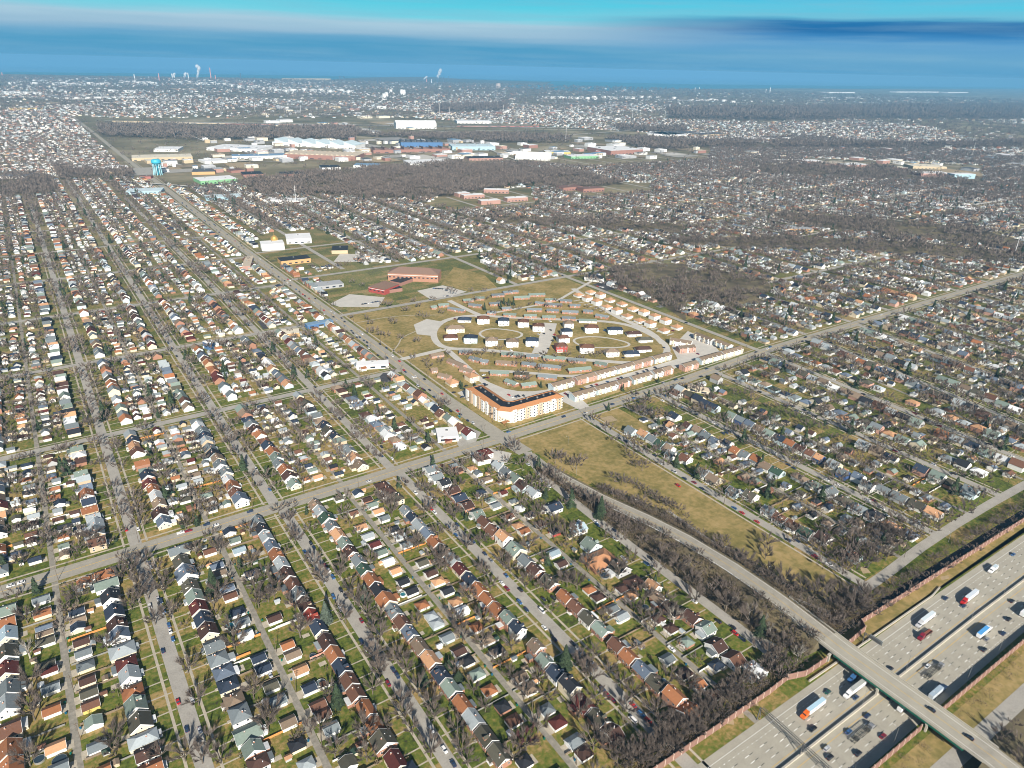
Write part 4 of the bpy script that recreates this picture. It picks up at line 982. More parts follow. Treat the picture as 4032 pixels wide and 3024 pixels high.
for i,(x,y,sc,k,ex,_) in enumerate(TREES[:300]):
    nm,desc,m,grp=kinds[k]
    conif=k in 'csdyp'; var=i%3 if (conif or k=='w') else i%NV
    key=(k,var)
    if key not in MC:
        T,V=(CT if conif else WTm if k=='w' else BT)[var]
        if k in 'dyp': V=V*np.array([1.3,1.3,.62])
        MC[key]=(T.mesh('trunk',BARK if k!='w' else mat('pale bark',(.42,.39,.34),.9,.1)),tri_mesh('crown',V,m))
    root=thing(nm,(x,y,ovz(y)*max(0,min(1,1-(abs(x-ovx(y))-8)/(ovz(y)+.1))) if abs(x-ovx(y))<16 and 145<y<390 else 0),random.uniform(0,6.28),None,'shrub' if k=='y' else 'tree',grp); root.scale=(sc,sc,sc*random.uniform(.9,1.1))
    put('trunk',MC[key][0],root); put('crown',MC[key][1],root)
    if 299<x<320 and y<400: l=desc+(' in the brushy strip left of the raised road' )
    elif 330<x<372 and y<350 and y>165: l=desc+' in the brush between raised road and park'
    elif y<165 and x<300: l=desc+' behind the noise wall left of the bridge'
    elif y<165 and x>330: l=desc+' by the ditch behind the noise wall right of the bridge'
    elif 313<x<392 and y<450: l=desc+' standing in the brown grass park'
    elif y<90: l=desc+' south of the motorway'
    elif 311<x<697 and 466<y<850: l=desc+' among the brick cottages of the estate'
    else:
        d,dd=nearest_house(x,y)
        l=desc+' by '+d['p2'] if d else desc
    lab.append((root,l,sc))
uniqlabels(lab)
def templ(V,): return np.asarray(V,dtype=np.float32)
def scatter_tris(name,items,temps,m,label,zf=lambda x,y:0):
    """items (x,y,scale); one merged mesh"""
    if not items: return
    arr=np.array([(a[0],a[1],a[2]) for a in items],dtype=np.float32); n=len(arr); ang=RNG.uniform(0,6.28,n); pick=RNG.randint(len(temps),size=n); out=[]
    zz=np.array([zf(a[0],a[1]) for a in items],dtype=np.float32)
    for k,T in enumerate(temps):
        idx=np.where(pick==k)[0]
        if not len(idx): continue
        A=arr[idx]; c=np.cos(ang[idx])[:,None]; s=np.sin(ang[idx])[:,None]; sc=A[:,2][:,None]
        X=(T[None,:,0]*c-T[None,:,1]*s)*sc+A[:,0][:,None]; Y=(T[None,:,0]*s+T[None,:,1]*c)*sc+A[:,1][:,None]; Z=T[None,:,2]*sc+zz[idx][:,None]
        out.append(np.stack([X,Y,Z],-1).reshape(-1,3))
    o=put(name,tri_mesh(name,np.concatenate(out),m)); tag(o,label,kind='stuff'); o['category']='trees'; return o
LOD1=[tree_shape(400+i,260,10.5,4.6,.30,limbs=False)[1] for i in range(4)]
LOD1=[np.concatenate([v,np.array([[-.25,0,0],[.25,0,0],[0,0,6],[0,-.25,0],[0,.25,0],[0,0,6]])]) for v in LOD1]
LOD2=[tree_shape(500+i,80,10.5,4.8,.72,limbs=False,tl=2.2)[1] for i in range(4)]
LOD3=[tree_shape(600+i,22,10,4.8,1.8,limbs=False,tl=3.2)[1] for i in range(4)]
LODC=[conifer_shape(700+i,150,12,3.2,1.5)[1] for i in range(2)]
rest=TREES[300:]
def dd(t): return hypot(t[0],t[1])
zt=lambda x,y: ovz(y)*max(0,min(1,1-(abs(x-ovx(y))-8)/(ovz(y)+.1))) if abs(x-ovx(y))<16 and 145<y<390 else 0
dec=[t for t in rest if t[3] not in 'csdyp']
scatter_tris('bare_trees',[t for t in dec if dd(t)<760],LOD1,TWIG,'bare winter trees filling the gardens of the middle blocks',zt)
scatter_tris('bare_trees',[t for t in dec if 760<=dd(t)<1500]+[(a,b,c) for a,b,c in WT if hypot(a,b)<1500],LOD2,TWIG,'bare winter trees of the farther blocks and woods')
scatter_tris('bare_trees',[t for t in dec if dd(t)>=1500]+[(a,b,c) for a,b,c in WT if hypot(a,b)>=1500]+[(a,b,(s/14)**.8*1.0) for a,b,s in FART],LOD3,TWIG,'grey bare trees out to the industrial belt')
scatter_tris('conifers',[t for t in rest if t[3] in 'csdyp'],LODC,NEEDLE,'small dark conifers scattered through the farther gardens')
# low shrubs and hedge clumps against houses and plot lines
SHM=[tree_shape(850+i,46,1.7,1.0,.30,up=.3,limbs=False,tl=.6)[1] for i in range(4)]
sh1=[];sh2=[]
for d in HOUSES:
    if dist(d)>1000: continue
    s=1 if d['side']=='east' else -1
    for k in range(random.choice((1,2,3,4))):
        r_=random.random()
        if r_<.5: x=d['x']-s*(d['wx']/2+1.0); y=d['y']+random.uniform(-.5,.5)*d['dy']
        else: x=d['x']+s*random.uniform(d['wx']/2+2,24); y=d['y']+random.choice((-1,1))*(d['dy']/2+.6)
        (sh1 if random.random()<.45 else sh2).append((x,y,random.uniform(.6,1.5)))
# dry undergrowth beside the raised road and walls
o=scatter_tris('shrubs',sh1,SHM,mat('shrub leaf',(.05,.07,.025),.9,.2,.4,island=.5),'small evergreen shrubs by the house fronts'); o['category']='shrubs'
o=scatter_tris('shrubs',sh2,SHM,BRUSH,'small leafless shrubs along the plot lines'); o['category']='shrubs'
BR=[np.concatenate([tree_shape(800+i,60,2.4,1.9,.10,up=.6,limbs=False,tl=.9)[1]]) for i in range(4)]
bl=[]
for i in range(900):
    y=random.uniform(150,395); bl.append((random.uniform(300,ovx(y)-6.8),y,random.uniform(.7,1.5)))
for i in range(600):
    y=random.uniform(152,345); bl.append((random.uniform(ovx(y)+6.8,ovx(y)+15+(200-y)*.25*(y<200)),y,random.uniform(.6,1.3)))
for i in range(700): bl.append((random.uniform(335,800),random.uniform(153.5,160),random.uniform(.6,1.3)))
for i in range(420): bl.append((random.uniform(170,300),random.uniform(148.5,158),random.uniform(.6,1.4)))
for i in range(300): bl.append((random.uniform(345,390),random.uniform(152,172),random.uniform(.6,1.3)))
for i in range(400): bl.append((random.uniform(200,700),random.uniform(79,87),random.uniform(.4,.9)))
o=scatter_tris('undergrowth',bl,BR,BRUSH,'dry brown brush along the raised road and the noise walls',zt); o['category']='undergrowth'
# ------------------------------------------------------------------ the estate
def seg2(reg,a,z=0):
    p=at(reg,a[0],a[1],z); q=at(reg,a[2],a[3],z); return p,q
def estate(reg,seq,rc,wc,depth,h,typ,name,cat,group,desc,rot=None,place=''):
    it=seq.split(); n=0
    for k in range(0,len(it),5):
        a=list(map(float,it[k:k+4])); c=it[k+4]; p,q=seg2(reg,a); ang=math.atan2(q[1]-p[1],q[0]-p[0]); L=hypot(q[0]-p[0],q[1]-p[1])
        hh=h+(2.6 if '2' in c else 0); D=depth
        if rot is not None: ang=rot; L=min(L,11.5)
        nx,ny=-sin(ang),cos(ang); cx,cy_=(p[0]+q[0])/2+nx*D/2,(p[1]+q[1])/2+ny*D/2
        if rot is not None: cx,cy_=(p[0]+q[0])/2+CFn[0]*D*.5,(p[1]+q[1])/2+CFn[1]*D*.5
        w=wc
        for ch in c[1:]:
            if ch.islower() and ch in WALLS: w=ch
        d=dict(x=cx,y=cy_,rz=ang,rc=c[0],wc=w,typ=typ,wx=L,dy=D,h=hh,row='',gc='w' if w=='b' else w,side='west')
        ESTATE.append((d,desc,name,cat,group,place))
CFn=(.569,.822); ESTATE=[]
GRN='low brick cottages of the estate'
estate('C1','495 462 650 470 Q 675 478 760 480 G 795 488 950 498 Q 975 505 1100 512 G 262 490 335 508 G 345 515 400 520 G 455 522 605 534 U 640 532 740 542 G 760 547 920 562 G 980 582 1140 567 Q 415 597 550 602 Q 590 605 690 612 V 755 622 890 634 G 515 652 590 682 Q 645 690 750 677 Q 195 448 290 446 G 1160 527 1245 542 Q',
 'G','b',7.5,2.9,'x','cottage_row','cottages',GRN,'cottage row')
estate('C1','0 477 90 462 U 105 505 215 552 U 195 567 280 592 U 40 612 118 632 U 0 582 45 576 U','U','p',7.5,2.9,'x','cottage_row','cottages',GRN,'cottage row')
estate('C1','0 127 40 122 Q 50 112 125 107 Q 110 132 225 152 G 228 77 300 72 Q 310 60 375 60 Q 260 107 350 117 G 395 162 455 167 G 415 102 490 97 G 430 40 520 35 G 515 20 620 10 G 505 137 570 132 G 512 177 600 182 Q 590 57 700 52 Q 695 37 810 32 Q 660 187 750 187 Q 680 142 785 144 G 735 92 795 100 G 790 197 885 197 Q 810 107 930 110 G 812 72 885 70 Q 820 147 905 152 G 930 202 1025 207 G 930 157 1045 162 G 915 77 1000 82 G 985 112 1060 114 G 1050 220 1178 224 Qw 1080 152 1150 157 G 1165 182 1255 197 G',
 'Q','b',7.2,2.8,'x','cottage_row','cottages',GRN,'cottage row')
GW='white two-storey houses round the ovals'
estate('C1','325 228 412 228 B2 474 240 553 240 N2 614 250 693 252 B2 720 280 803 282 B2 228 365 325 368 N2l 384 385 472 385 U2 530 392 618 395 U2 670 385 760 388 N2 930 320 1003 318 N2 947 262 1013 260 U2 907 370 983 365 B2 887 428 968 425 B2r 1094 292 1190 292 B2 1057 435 1158 438 B2','B','w',11,4.2,'h','duplex_house','duplex house',GW,'duplex')
estate('C1','185 215 280 218 N 105 295 235 290 U2c 88 345 185 342 B','B','w',11,3.0,'h','duplex_house','duplex house',GW,'house')
estate('C2','352 300 458 300 N2l 338 462 432 460 U2 490 318 593 315 D 570 360 673 358 V 557 430 666 425 D 470 460 578 458 N','D','w',10,3.0,'h','duplex_house','duplex house',GW,'house')
GO='orange-roofed houses of the estate'
estate('C2','100 40 186 38 T 190 20 270 15 T 258 45 340 42 T2 162 70 248 65 T2 230 95 315 92 T2 323 75 410 72 T 297 125 398 122 T 412 105 495 100 T 372 158 462 155 T2 480 140 585 138 T 568 172 655 168 T2 445 190 540 188 T 643 202 732 198 T2 530 225 632 222 T 608 255 705 250 T2 720 232 812 228 T2 700 295 808 292 T 793 270 903 268 T','O','w',10.5,3.0,'h','orange_roofed_house','house',GO,'house',rot=0.0)
estate('C1','90 672 203 672 T 230 642 338 642 T2','O','c',11,3.0,'h','orange_roofed_house','house',GO,'house',rot=0.0)
ESTATE.sort(key=lambda e:dist(e[0]))
def bearing(d):
    cx,cy_=480,650; x,y=d['x']-cx,d['y']-cy_; r,f=x*.82-y*.57,x*.57+y*.82
    return ('far' if f>60 else 'near' if f<-60 else 'middle'),('left' if r<-45 else 'right' if r>75 else 'centre')
cnt={}
for e in ESTATE:
    d,desc,nm,cat,grp,pl=e; b=bearing(d); k=(desc,b,nm); cnt[k]=cnt.get(k,0)+1; e_i=cnt[k]
    storey='two-storey ' if d['h']>4.5 else ''
    emit_building(d,0,False,clip16('%s-roofed %s %s%s, %s %s of estate, %s nearest there'%(ROOFS[d['rc']][0],WALLS[d['wc']][0],storey,desc,b[0],b[1],ORD[e_i])),cat,nm,False,grp)
# windows and porches on the estate houses (the nearer faces)
def dress(root,L,D,h,two):
    sw=winmesh(.9,1.1); n=max(2,int(L/4.5))
    for i in range(n):
        x=-L/2+L*(i+.5)/n
        put('window',sw,root,(x,-D/2-.02,1.5))
        if two: put('window',sw,root,(x,-D/2-.02,h-1.2))
for o in [o for o in COL.objects if o.name.startswith(('cottage_row','duplex_house','orange_roofed_house')) and o.parent is None]:
    bb=[c for c in o.children if c.name.startswith('wall')][0].data; xs=[v.co for v in bb.vertices]
    L=max(v.x for v in xs)-min(v.x for v in xs); D=max(v.y for v in xs)-min(v.y for v in xs); hh=[v.z for v in xs][4]
    dress(o,L,D,hh,hh>4.5)
    if o.name.startswith(('duplex','orange')):
        b=MB(); b.box((-L*.18,-D/2-1.1,.15),(L*.5,2.2,.3)); b.box((-L*.18,-D/2-1.1,2.75),(L*.54,2.4,.18))
        for q in(-.4,.04): b.box((q*L,-D/2-2.0,1.4),(.22,.22,2.6))
        b.build('porch',WHITE,o)
    else:
        b=MB(); b.box((0,-D/2-.8,2.5),(2.6,1.6,.16)); 
        for q in(-1.1,1.1): b.box((q,-D/2-1.45,1.25),(.16,.16,2.5))
        b.build('porch',WHITE,o)
# terraces along the avenue
def terrace(x0,x1,yf,wc,rot=0,depth=9.5,h=5.6,cx=None,cy0=None,desc='',n=None):
    L=x1-x0; X,Y=((x0+x1)/2,yf+depth/2) if cx is None else (cx,cy0)
    t=thing('terrace',(X,Y,0),rot,desc,'terrace','two-storey terraces with taupe roofs')
    Wl,R,T,_=shape('x',L,depth,h,True,True); Wl.build('wall',[wallm(wc),wallm(wc)],t); R.build('roof',roofm('U'),t); T.build('roof_trim',WHITE,t)
    n=n or max(2,int(L/6.5))
    for i in range(n):
        x=-L/2+L*(i+.5)/n
        b=MB(); w=2.3; b.box((x,-depth/2-.4,h/2-.05),(w,.8,h-.1)); b.add([(x-w/2,-depth/2-.8,h-.1),(x+w/2,-depth/2-.8,h-.1),(x,-depth/2-.8,h+.9),(x-w/2,-depth/2+1.2,h-.1),(x+w/2,-depth/2+1.2,h-.1),(x,-depth/2+1.2,h+.9)],[(0,1,2),(0,2,5,3),(2,1,4,5)])
        bay=b.build('gable_bay',wallm('w' if i%2 else 'p' if wc=='p' else 'c'),t)
        for zz in(1.5,h-1.1): put('window',winmesh(.9,1.1),bay,(x,-depth/2-.82,zz))
        put('door',cached(('dr',),lambda:MB().box((0,0,1.0),(1.0,.1,2.05)).mesh('door',DOORM)),t,(x+2.1,-depth/2-.04,.02))
for i,(a,b_,wc) in enumerate([(408.7,436.5,'l'),(438,466,'l'),(467.5,484,'p'),(488,514,'l'),(518.5,531.5,'w'),(532.5,546,'p'),(590.5,626,'l'),(628,661,'w'),(560,581.5,'p')]):
    terrace(a,b_,481.3 if a<560 or a>585 else 477.5,wc,desc='%s-walled terrace facing the avenue, %s from the apartment block'%({'l':'pale blue','p':'pink brick','w':'white'}[wc],ORD[sorted([408,438,467,488,518,532,560,590,628]).index(int(a))+1]))
for i,(a,b_,wc) in enumerate([(405,432,'l'),(436.5,462,'p'),(463.5,490,'w'),(491.5,516.5,'l'),(517.5,545,'p'),(547.5,574,'l')]):
    terrace(a,b_,511,wc,desc='%s-walled terrace behind the car park lane, %s from the apartment block'%({'l':'pale blue','p':'pink brick','w':'white'}[wc],ORD[i+1]))
terrace(0,27,0,'g',rot=-pi/2,cx=652,cy0=533,desc='grey terrace end-on beside the right-hand estate road, upper one'); terrace(0,21,0,'l',rot=-pi/2,cx=655,cy0=506,desc='pale blue-ended terrace beside the right-hand estate road, lower one')
terrace(0,25,0,'w',rot=-1.05,cx=617,cy0=538,desc='white porched terrace left of the estate car park'); terrace(0,21,0,'p',rot=-.3,cx=607,cy0=521,desc='small brick and grey terrace left of the playground')
# apartment block
ap=thing('apartment_block',(321,477,0),0,'white four-storey apartment block with orange roof rim at the crossroads','apartment block')
FP=[(0,64),(0,8),(8,0),(69,0),(69,17),(21,17),(17,21),(17,64)]; H=12.2
cream=mat('cream stucco',(.72,.66,.54),.8,.04,.3,island=0); b=MB(); b.poly(FP,0,H); b.build('wall',cream,ap)
def inset(P,d):
    n=len(P); o=[]
    for i in range(n):
        a,c,e=Vector(P[i-1]),Vector(P[i]),Vector(P[(i+1)%n]); d1=(c-a).normalized(); d2=(e-c).normalized(); n1=Vector((-d1.y,d1.x)); n2=Vector((-d2.y,d2.x)); m=(n1+n2); m/=max(.4,m.dot(n1)) ; o.append((c.x+m.x*d,c.y+m.y*d))
    return o
O1=inset(FP,-.9); I1=inset(FP,4.2); b=MB(); n=len(FP)
b.add([(p[0],p[1],H-.05) for p in O1]+[(p[0],p[1],H+2.1) for p in I1]+[(p[0],p[1],H+1.4) for p in I1],[(i,(i+1)%n,n+(i+1)%n,n+i) for i in range(n)]+[(n+i,n+(i+1)%n,2*n+(i+1)%n,2*n+i) for i in range(n)])
rr=b.build('roof',mat('orange shingles',lin(168,118,80),.9,.1,.9),ap)
b=MB(); I2=inset(FP,3.3); b.poly(I2,H+.3,H+1.5); b.build('flat_roof',mat('black roofing',(.02,.022,.026),.6,.1,island=0),ap)
for (x,y) in [(10,55),(9,45),(11,34),(9,24),(14,12),(26,9),(34,11),(44,8),(52,9),(60,9)]: MB().box((x,y,H+2.1),(1.6,1.4,1.2)).box((x,y,H+2.75),(1.1,.9,.1)).build('roof_vent',METAL,ap)
bw=[('white stucco',(.78,.76,.72)),('tan brick',(.55,.42,.30)),('red brick',(.36,.20,.15))]
spots=[(11+i*7.4,0) for i in range(8)]+[(0,11+i*7.2) for i in range(8)]
wn=0
for i,(x,y) in enumerate(spots):
    m=mat('bay '+bw[(0,0,1,0,1)[i%5]][0],bw[(0,0,1,0,1)[i%5]][1],.8,.04,island=0); hz=H-.4 if i%2 else H+.5
    bx=MB()
    if y==0 and x>0: bx.box((x+1.5,-.55,hz/2),(4.2,1.1,hz))
    else: bx.box((-.55,y+1.5,hz/2),(1.1,4.2,hz))
    bx.build('bay',m,ap)
    for f in range(4):
        z=1.7+f*2.95
        for q in(0,3.9):
            if wn<100 :
                if y==0 and x>0: put('window',winmesh(1.2,1.4),ap,(x+1.5+(q if q else 0),-1.13 if q==0 else -.03,z))
                else: put('window',winmesh(1.2,1.4),ap,(-1.13 if q==0 else -.03,y+1.5+q,z),-pi/2)
                wn+=1
MB().box((2.5,2.5,3.2),(7,3.4,.5)).box((.6,.6,1.6),(.4,.4,3.2)).build('entrance_canopy',mat('orange shingles',lin(176,112,66)),ap,(0,-3,0),0)

# ------------------------------------------------------------------ long and far buildings
MB_ROOF={'w':('white',(.74,.74,.74)),'b':('black',(.03,.032,.036)),'k':('dark grey',(.10,.105,.115)),'g':('grey',(.36,.37,.38)),'l':('pale blue',(.52,.62,.66)),'t':('tan',(.52,.44,.34)),'r':('brown',(.18,.11,.09)),'B':('blue',(.18,.28,.40)),'c':('cream',(.66,.60,.48))}
MB_WALL={'c':('cream',(.66,.60,.48)),'w':('white',(.74,.74,.72)),'r':('red brick',(.30,.16,.13)),'t':('tan',(.52,.42,.28)),'b':('blue',(.08,.17,.34)),'l':('pale blue',(.36,.52,.60)),'g':('green',(.22,.45,.24)),'y':('yellow',(.60,.45,.15)),'s':('grey',(.35,.36,.38)),'R':('red',(.36,.14,.12)),'o':('orange-tan',(.55,.34,.16)),'p':('pink brick',(.40,.24,.20))}
def block(reg,x0,y0,x1,y1,depth,h,rc,wc,label,cat='warehouse',name=None,saw=0,gab=False,group=None,rz=None):
    p=at(reg,x0,y0); q=at(reg,x1,y1); dx,dy=q[0]-p[0],q[1]-p[1]; L=hypot(dx,dy); ang=math.atan2(dy,dx); nx,ny=-dy/L,dx/L
    if nx*.57+ny*.82<0: nx,ny=-nx,-ny
    c=((p[0]+q[0])/2+nx*depth/2,(p[1]+q[1])/2+ny*depth/2)
    t=thing(name or cat.replace(' ','_'),(c[0],c[1],0),ang,label,cat,group)
    wm=mat('wall panel '+MB_WALL[wc][0],MB_WALL[wc][1],.7,.05,.05,island=0); rm=mat('flat roof '+MB_ROOF[rc][0],MB_ROOF[rc][1],.7,.08,.05,island=0)
    e=min(.6,h*.05)
    b=MB(); b.box((0,0,h/2),(L,depth,h)); b.build('wall',wm,t)
    if gab:
        b=MB(); k=depth*.16; b.add([(-L/2-e,-depth/2-e,h),(L/2+e,-depth/2-e,h),(L/2+e,0,h+k),(-L/2-e,0,h+k),(L/2+e,depth/2+e,h),(-L/2-e,depth/2+e,h)],[(0,1,2,3),(3,2,4,5),(1,4,2),(0,3,5)]); b.build('roof',rm,t)
    else:
        b=MB(); b.box((0,0,h+.15),(L+e,depth+e,.3)); ro=b.build('roof',rm,t)
        b=MB(); n=max(1,int(L/40))
        for i in range(n): b.box((-L/2+L*(i+.5)/n,depth*.15*(-1)**i,h+.3+h*.08),(max(2,L*.03),max(2,depth*.06),h*.16))
        b.build('roof_unit',METAL,ro)
    if saw:
        for i in range(saw):
            x=-L/2+L*(i+.5)/saw; w=L/saw*.7; b=MB(); b.add([(x-w/2,-depth*.45,h+.3),(x+w/2,-depth*.45,h+.3),(x+w/2,depth*.45,h+.3),(x-w/2,depth*.45,h+.3),(x-w/2,-depth*.45,h+w*.3),(x-w/2,depth*.45,h+w*.3)],[(4,1,2,5),(0,1,4),(3,5,2),(0,4,5,3)]); b.build('roof_monitor',rm,t)
    if L/ hypot(*c)>.03:
        nb=max(2,min(9,int(L/9))); 
        for i in range(nb):
            x=-L/2+L*(i+.5)/nb; MB().box((x,-depth/2-.06,min(h*.45,2.2)),(L/nb*.45,.1,min(h*.4,2))).build('window',GLASS,t)
    return t
BL=[('1',822,1003,1200,992,90,9,'c','t','long beige store with pale roof behind the water tower','store'),
('1',955,945,1110,945,90,9,'w','w','white warehouse behind the beige store','warehouse'),
('1',1285,935,1600,948,130,10,'w','w','wide white warehouse with roof panels left of the red works','warehouse'),
('1',1445,992,1815,985,60,10,'B','w','long white depot with bluish roof and dock doors','warehouse'),
('1',1275,1020,1415,1012,70,7,'w','w','low white depot right of the tower car park','warehouse'),
('1',1195,1088,1340,1085,70,8,'k','o','tan hall with dark roof behind green-cornered store','hall'),
('1',1250,1148,1480,1132,70,9,'w','g','white-roofed store with bright green corners by the railway','store'),
('1',1440,1078,1525,1072,40,7,'r','r','small red works left of the two brick depots','works'),
('1',1515,1105,1640,1100,60,8,'b','r','left brick depot with black roof in front of white yard','depot'),
('1',1750,1105,1905,1100,60,8,'b','r','right brick depot with black roof by the woods','depot'),
('1',2000,1058,2120,1055,60,7,'b','w','white depot with black roof at edge of woods','depot'),
('1',410,1062,572,1055,40,6,'w','R','red-banded roadside shop left of main road','shop'),
('1',582,1060,800,1050,40,6,'w','w','long white roadside shop left of main road','shop'),
('1',655,1080,800,1078,25,6,'t','t','tan shop in front of the long white shop','shop'),
('1',785,1210,1005,1205,50,7,'l','l','pale blue shop hall just below the railway bridge','hall'),
('1',1285,1250,1500,1238,40,7,'l','l','pale blue works right of main road below the railway','works'),
('1',1640,1262,1860,1272,40,7,'w','w','white sheds beside the mobile mast','shed'),
('1',0,1112,158,1112,50,7,'B','w','white shed with blue roof at left edge of woods','shed'),
('1',870,1112,940,1112,22,6,'r','R','small red restaurant by main road','restaurant'),
('1',402,618,910,612,90,14,'w','w','very long white hall far left below the refinery','warehouse'),
('1',0,592,250,590,110,14,'w','w','long white hall at far left edge','warehouse'),
('1',60,682,265,682,70,9,'t','y','long tan hall at left edge','warehouse'),
('1',350,672,548,685,60,8,'w','w','pale sheds beside the far main road','shed'),
('1',1160,605,1275,605,80,14,'w','w','white hall in the middle of far houses','warehouse'),
('1',1480,528,1600,528,150,22,'c','p','pink-tinted mill building by the lake shore','mill'),
('1',1800,500,2060,500,200,30,'t','t','long tan mill on the lake shore','mill'),
('1',800,672,1000,675,60,9,'w','w','white depot among far trees','depot'),
('1',700,758,1400,775,14,5,'t','t','long pale train of wagons in the left rail yard','train'),
('1',1400,776,2212,786,14,5,'t','R','long red and grey train of wagons in the rail yard','train'),
('1',2000,830,2212,830,40,7,'t','y','row of yellowish depot roofs beside rail yard','depot'),
('2',790,790,1300,790,14,5,'R' if False else 't','R','red train of wagons right of the great white shed','train'),
('2',412,802,662,802,80,26,'w','w','great white barrel shed beside the rail yard','shed'),
('2',790,768,1003,770,130,12,'w','w','white warehouse behind the rail yard','warehouse'),
('2',760,935,1028,935,110,14,'l','l','pale blue hall with blue roof below the works','hall'),
('2',865,1000,1075,996,60,8,'b','p','pink hall with black roof above the woods','hall'),
('2',500,1036,750,1030,110,8,'w','w','flat white depot above the woods','depot'),
('2',145,1043,300,1046,60,7,'B','w','white depot with blue roof left of flat depot','depot'),
('2',1150,992,1370,1000,100,7,'w','w','cluster of white gabled sheds beside green-white store','shed'),
('2',1340,960,1495,962,60,9,'w','y','white and yellow hall behind the gabled sheds','hall'),
('2',1500,990,1670,985,60,9,'w','g','white store with pale green walls','store'),
('2',1650,952,1745,958,40,8,'w','R','small white store with red band','store'),
('2',1745,965,1945,955,150,16,'w','r','large brick hall with white roof above the houses','hall'),
('2',1975,845,2212,855,140,10,'w','w','wide pale warehouse by the right-hand woods','warehouse'),
('3',0,852,210,835,130,10,'k','w','wide warehouse with dark panelled roof','warehouse'),
('3',215,850,370,842,90,9,'k','t','dark-roofed hall right of panelled warehouse','hall'),
('3',490,878,690,878,90,9,'w','t','low pale hall among the right-hand houses','hall'),
('3',855,1020,968,1020,60,9,'w','p','left brick school wing with white roof','school'),
('3',972,1036,1110,1033,60,9,'t','p','middle brick school wing with tan roof','school'),
('3',1112,1045,1250,1040,60,9,'w','p','right brick school wing with white roof','school'),
('3',1520,1050,1730,1055,70,9,'c','t','long cream school building at right','school'),
('3',1570,1098,1760,1100,60,10,'w','p','brick hall with white roof right of woods','hall'),
('3',1775,1112,1905,1112,35,14,'w','l','blue and white office block at right','office block'),
('3',985,580,1160,580,150,18,'w','w','long white hall on the right horizon','warehouse'),
('3',1420,576,1680,576,150,18,'w','w','very long white hall on the right horizon','warehouse'),
('3',1740,578,1865,578,150,16,'c','w','pale hall at far right horizon','warehouse'),
('3',980,612,1040,612,80,12,'w','w','white airfield hangar on right','hangar'),
('3',1100,612,1180,612,80,9,'w','w','second white airfield hangar on right','hangar'),
('3',1840,1315,1935,1315,30,6,'w','w','small white roadside shop at right','shop'),
('3',1650,1290,1770,1285,30,6,'w','w','white and yellow roadside shop at right','shop'),
('3',720,1440,900,1445,25,6,'g','o','green and orange shop hall among right-hand houses','shop'),
('2',1450,1190,1570,1180,35,9,'r','r','left wing of brown brick school by the brown field','school'),
('2',1575,1198,1705,1190,35,9,'r','r','right wing of brown brick school by the brown field','school'),
('2',800,1228,870,1222,25,9,'w','p','leftmost brick flats with white roof','apartment block'),
('2',833,1240,960,1232,22,9,'w','p','brick flats second from left','apartment block'),
('2',940,1275,1060,1268,22,9,'w','p','frontmost brick flats with white roof','apartment block'),
('2',1103,1258,1230,1250,22,9,'w','p','rightmost brick flats with white roof','apartment block'),
('2',955,1200,1110,1205,22,9,'w','p','rearmost brick flats under the woods','apartment block'),
('1',1630,1562,1772,1552,28,11,'w','w','white square-walled temple under a gold dome','temple'),
('1',1785,1520,1940,1512,45,9,'w','w','white tiered hall right of the gold-domed temple','hall'),
('1',1752,1652,1935,1632,25,7,'b','o','orange-tan hall with black roof below the temple','hall'),
('2',10,1580,110,1578,35,6,'b','t','low tan school wing with black roof','school'),
('5',165,722,365,712,12,5,'w','w','white-roofed shop with yellow corner beside the main road','shop'),
('5',670,1175,800,1165,18,5,'w','w','flat white shop by the crossroads car park','shop'),
('5',920,1320,1000,1300,12,4,'r','w','small white shop with dark roof on crossroads corner','shop'),
('5',1580,165,1690,180,18,6,'b','w','black-roofed clinic with white front at estate corner','clinic'),
('4',1915,470,2075,440,10,5,'B','b','long blue shop with pale roof beside main road','shop'),
('4',1740,525,1865,515,16,5,'c','o','orange-roofed hall opposite the empty car park','hall'),
('5',1975,220,2120,200,0.1+20,5,'w','w','low white school wing above garages','hall') if False else ('4',1975,225,2140,205,22,5,'g','s','grey flat-roofed nursery with white edge','nursery'),
('6',115,850,255,880,10,4,'t','c','long orange-roofed house among eastern gardens','house'),
('4',1300,600,1335,590,12,8,'w','b','tall bright blue house with pale roof','house')]
FLAT_T=[]
for e in BL: FLAT_T.append(block(*e[:8],*e[8:9],e[9],e[10],gab=(e[9].startswith(('great','cluster')) or 'tall bright' in e[9] or 'long orange-roofed' in e[9])))
block('1',1770,985,2212,1000,110,14,'t','r','long red-brick works with pale sawtooth roof','works',saw=14)
block('1',1695,905,2212,930,90,14,'l','w','very long pale blue-roofed mill left of the black sawtooth works','works',saw=6)
block('2',270,955,745,945,60,12,'r','r','long brown works in front of the blue sawtooth','works',saw=8)
block('2',440,915,700,915,110,18,'k','b','black sawtooth works with blue front','works',saw=8)
block('4',1510,100,1530,40,12,6,'t','p','pink apartment terrace end by main road','terrace')
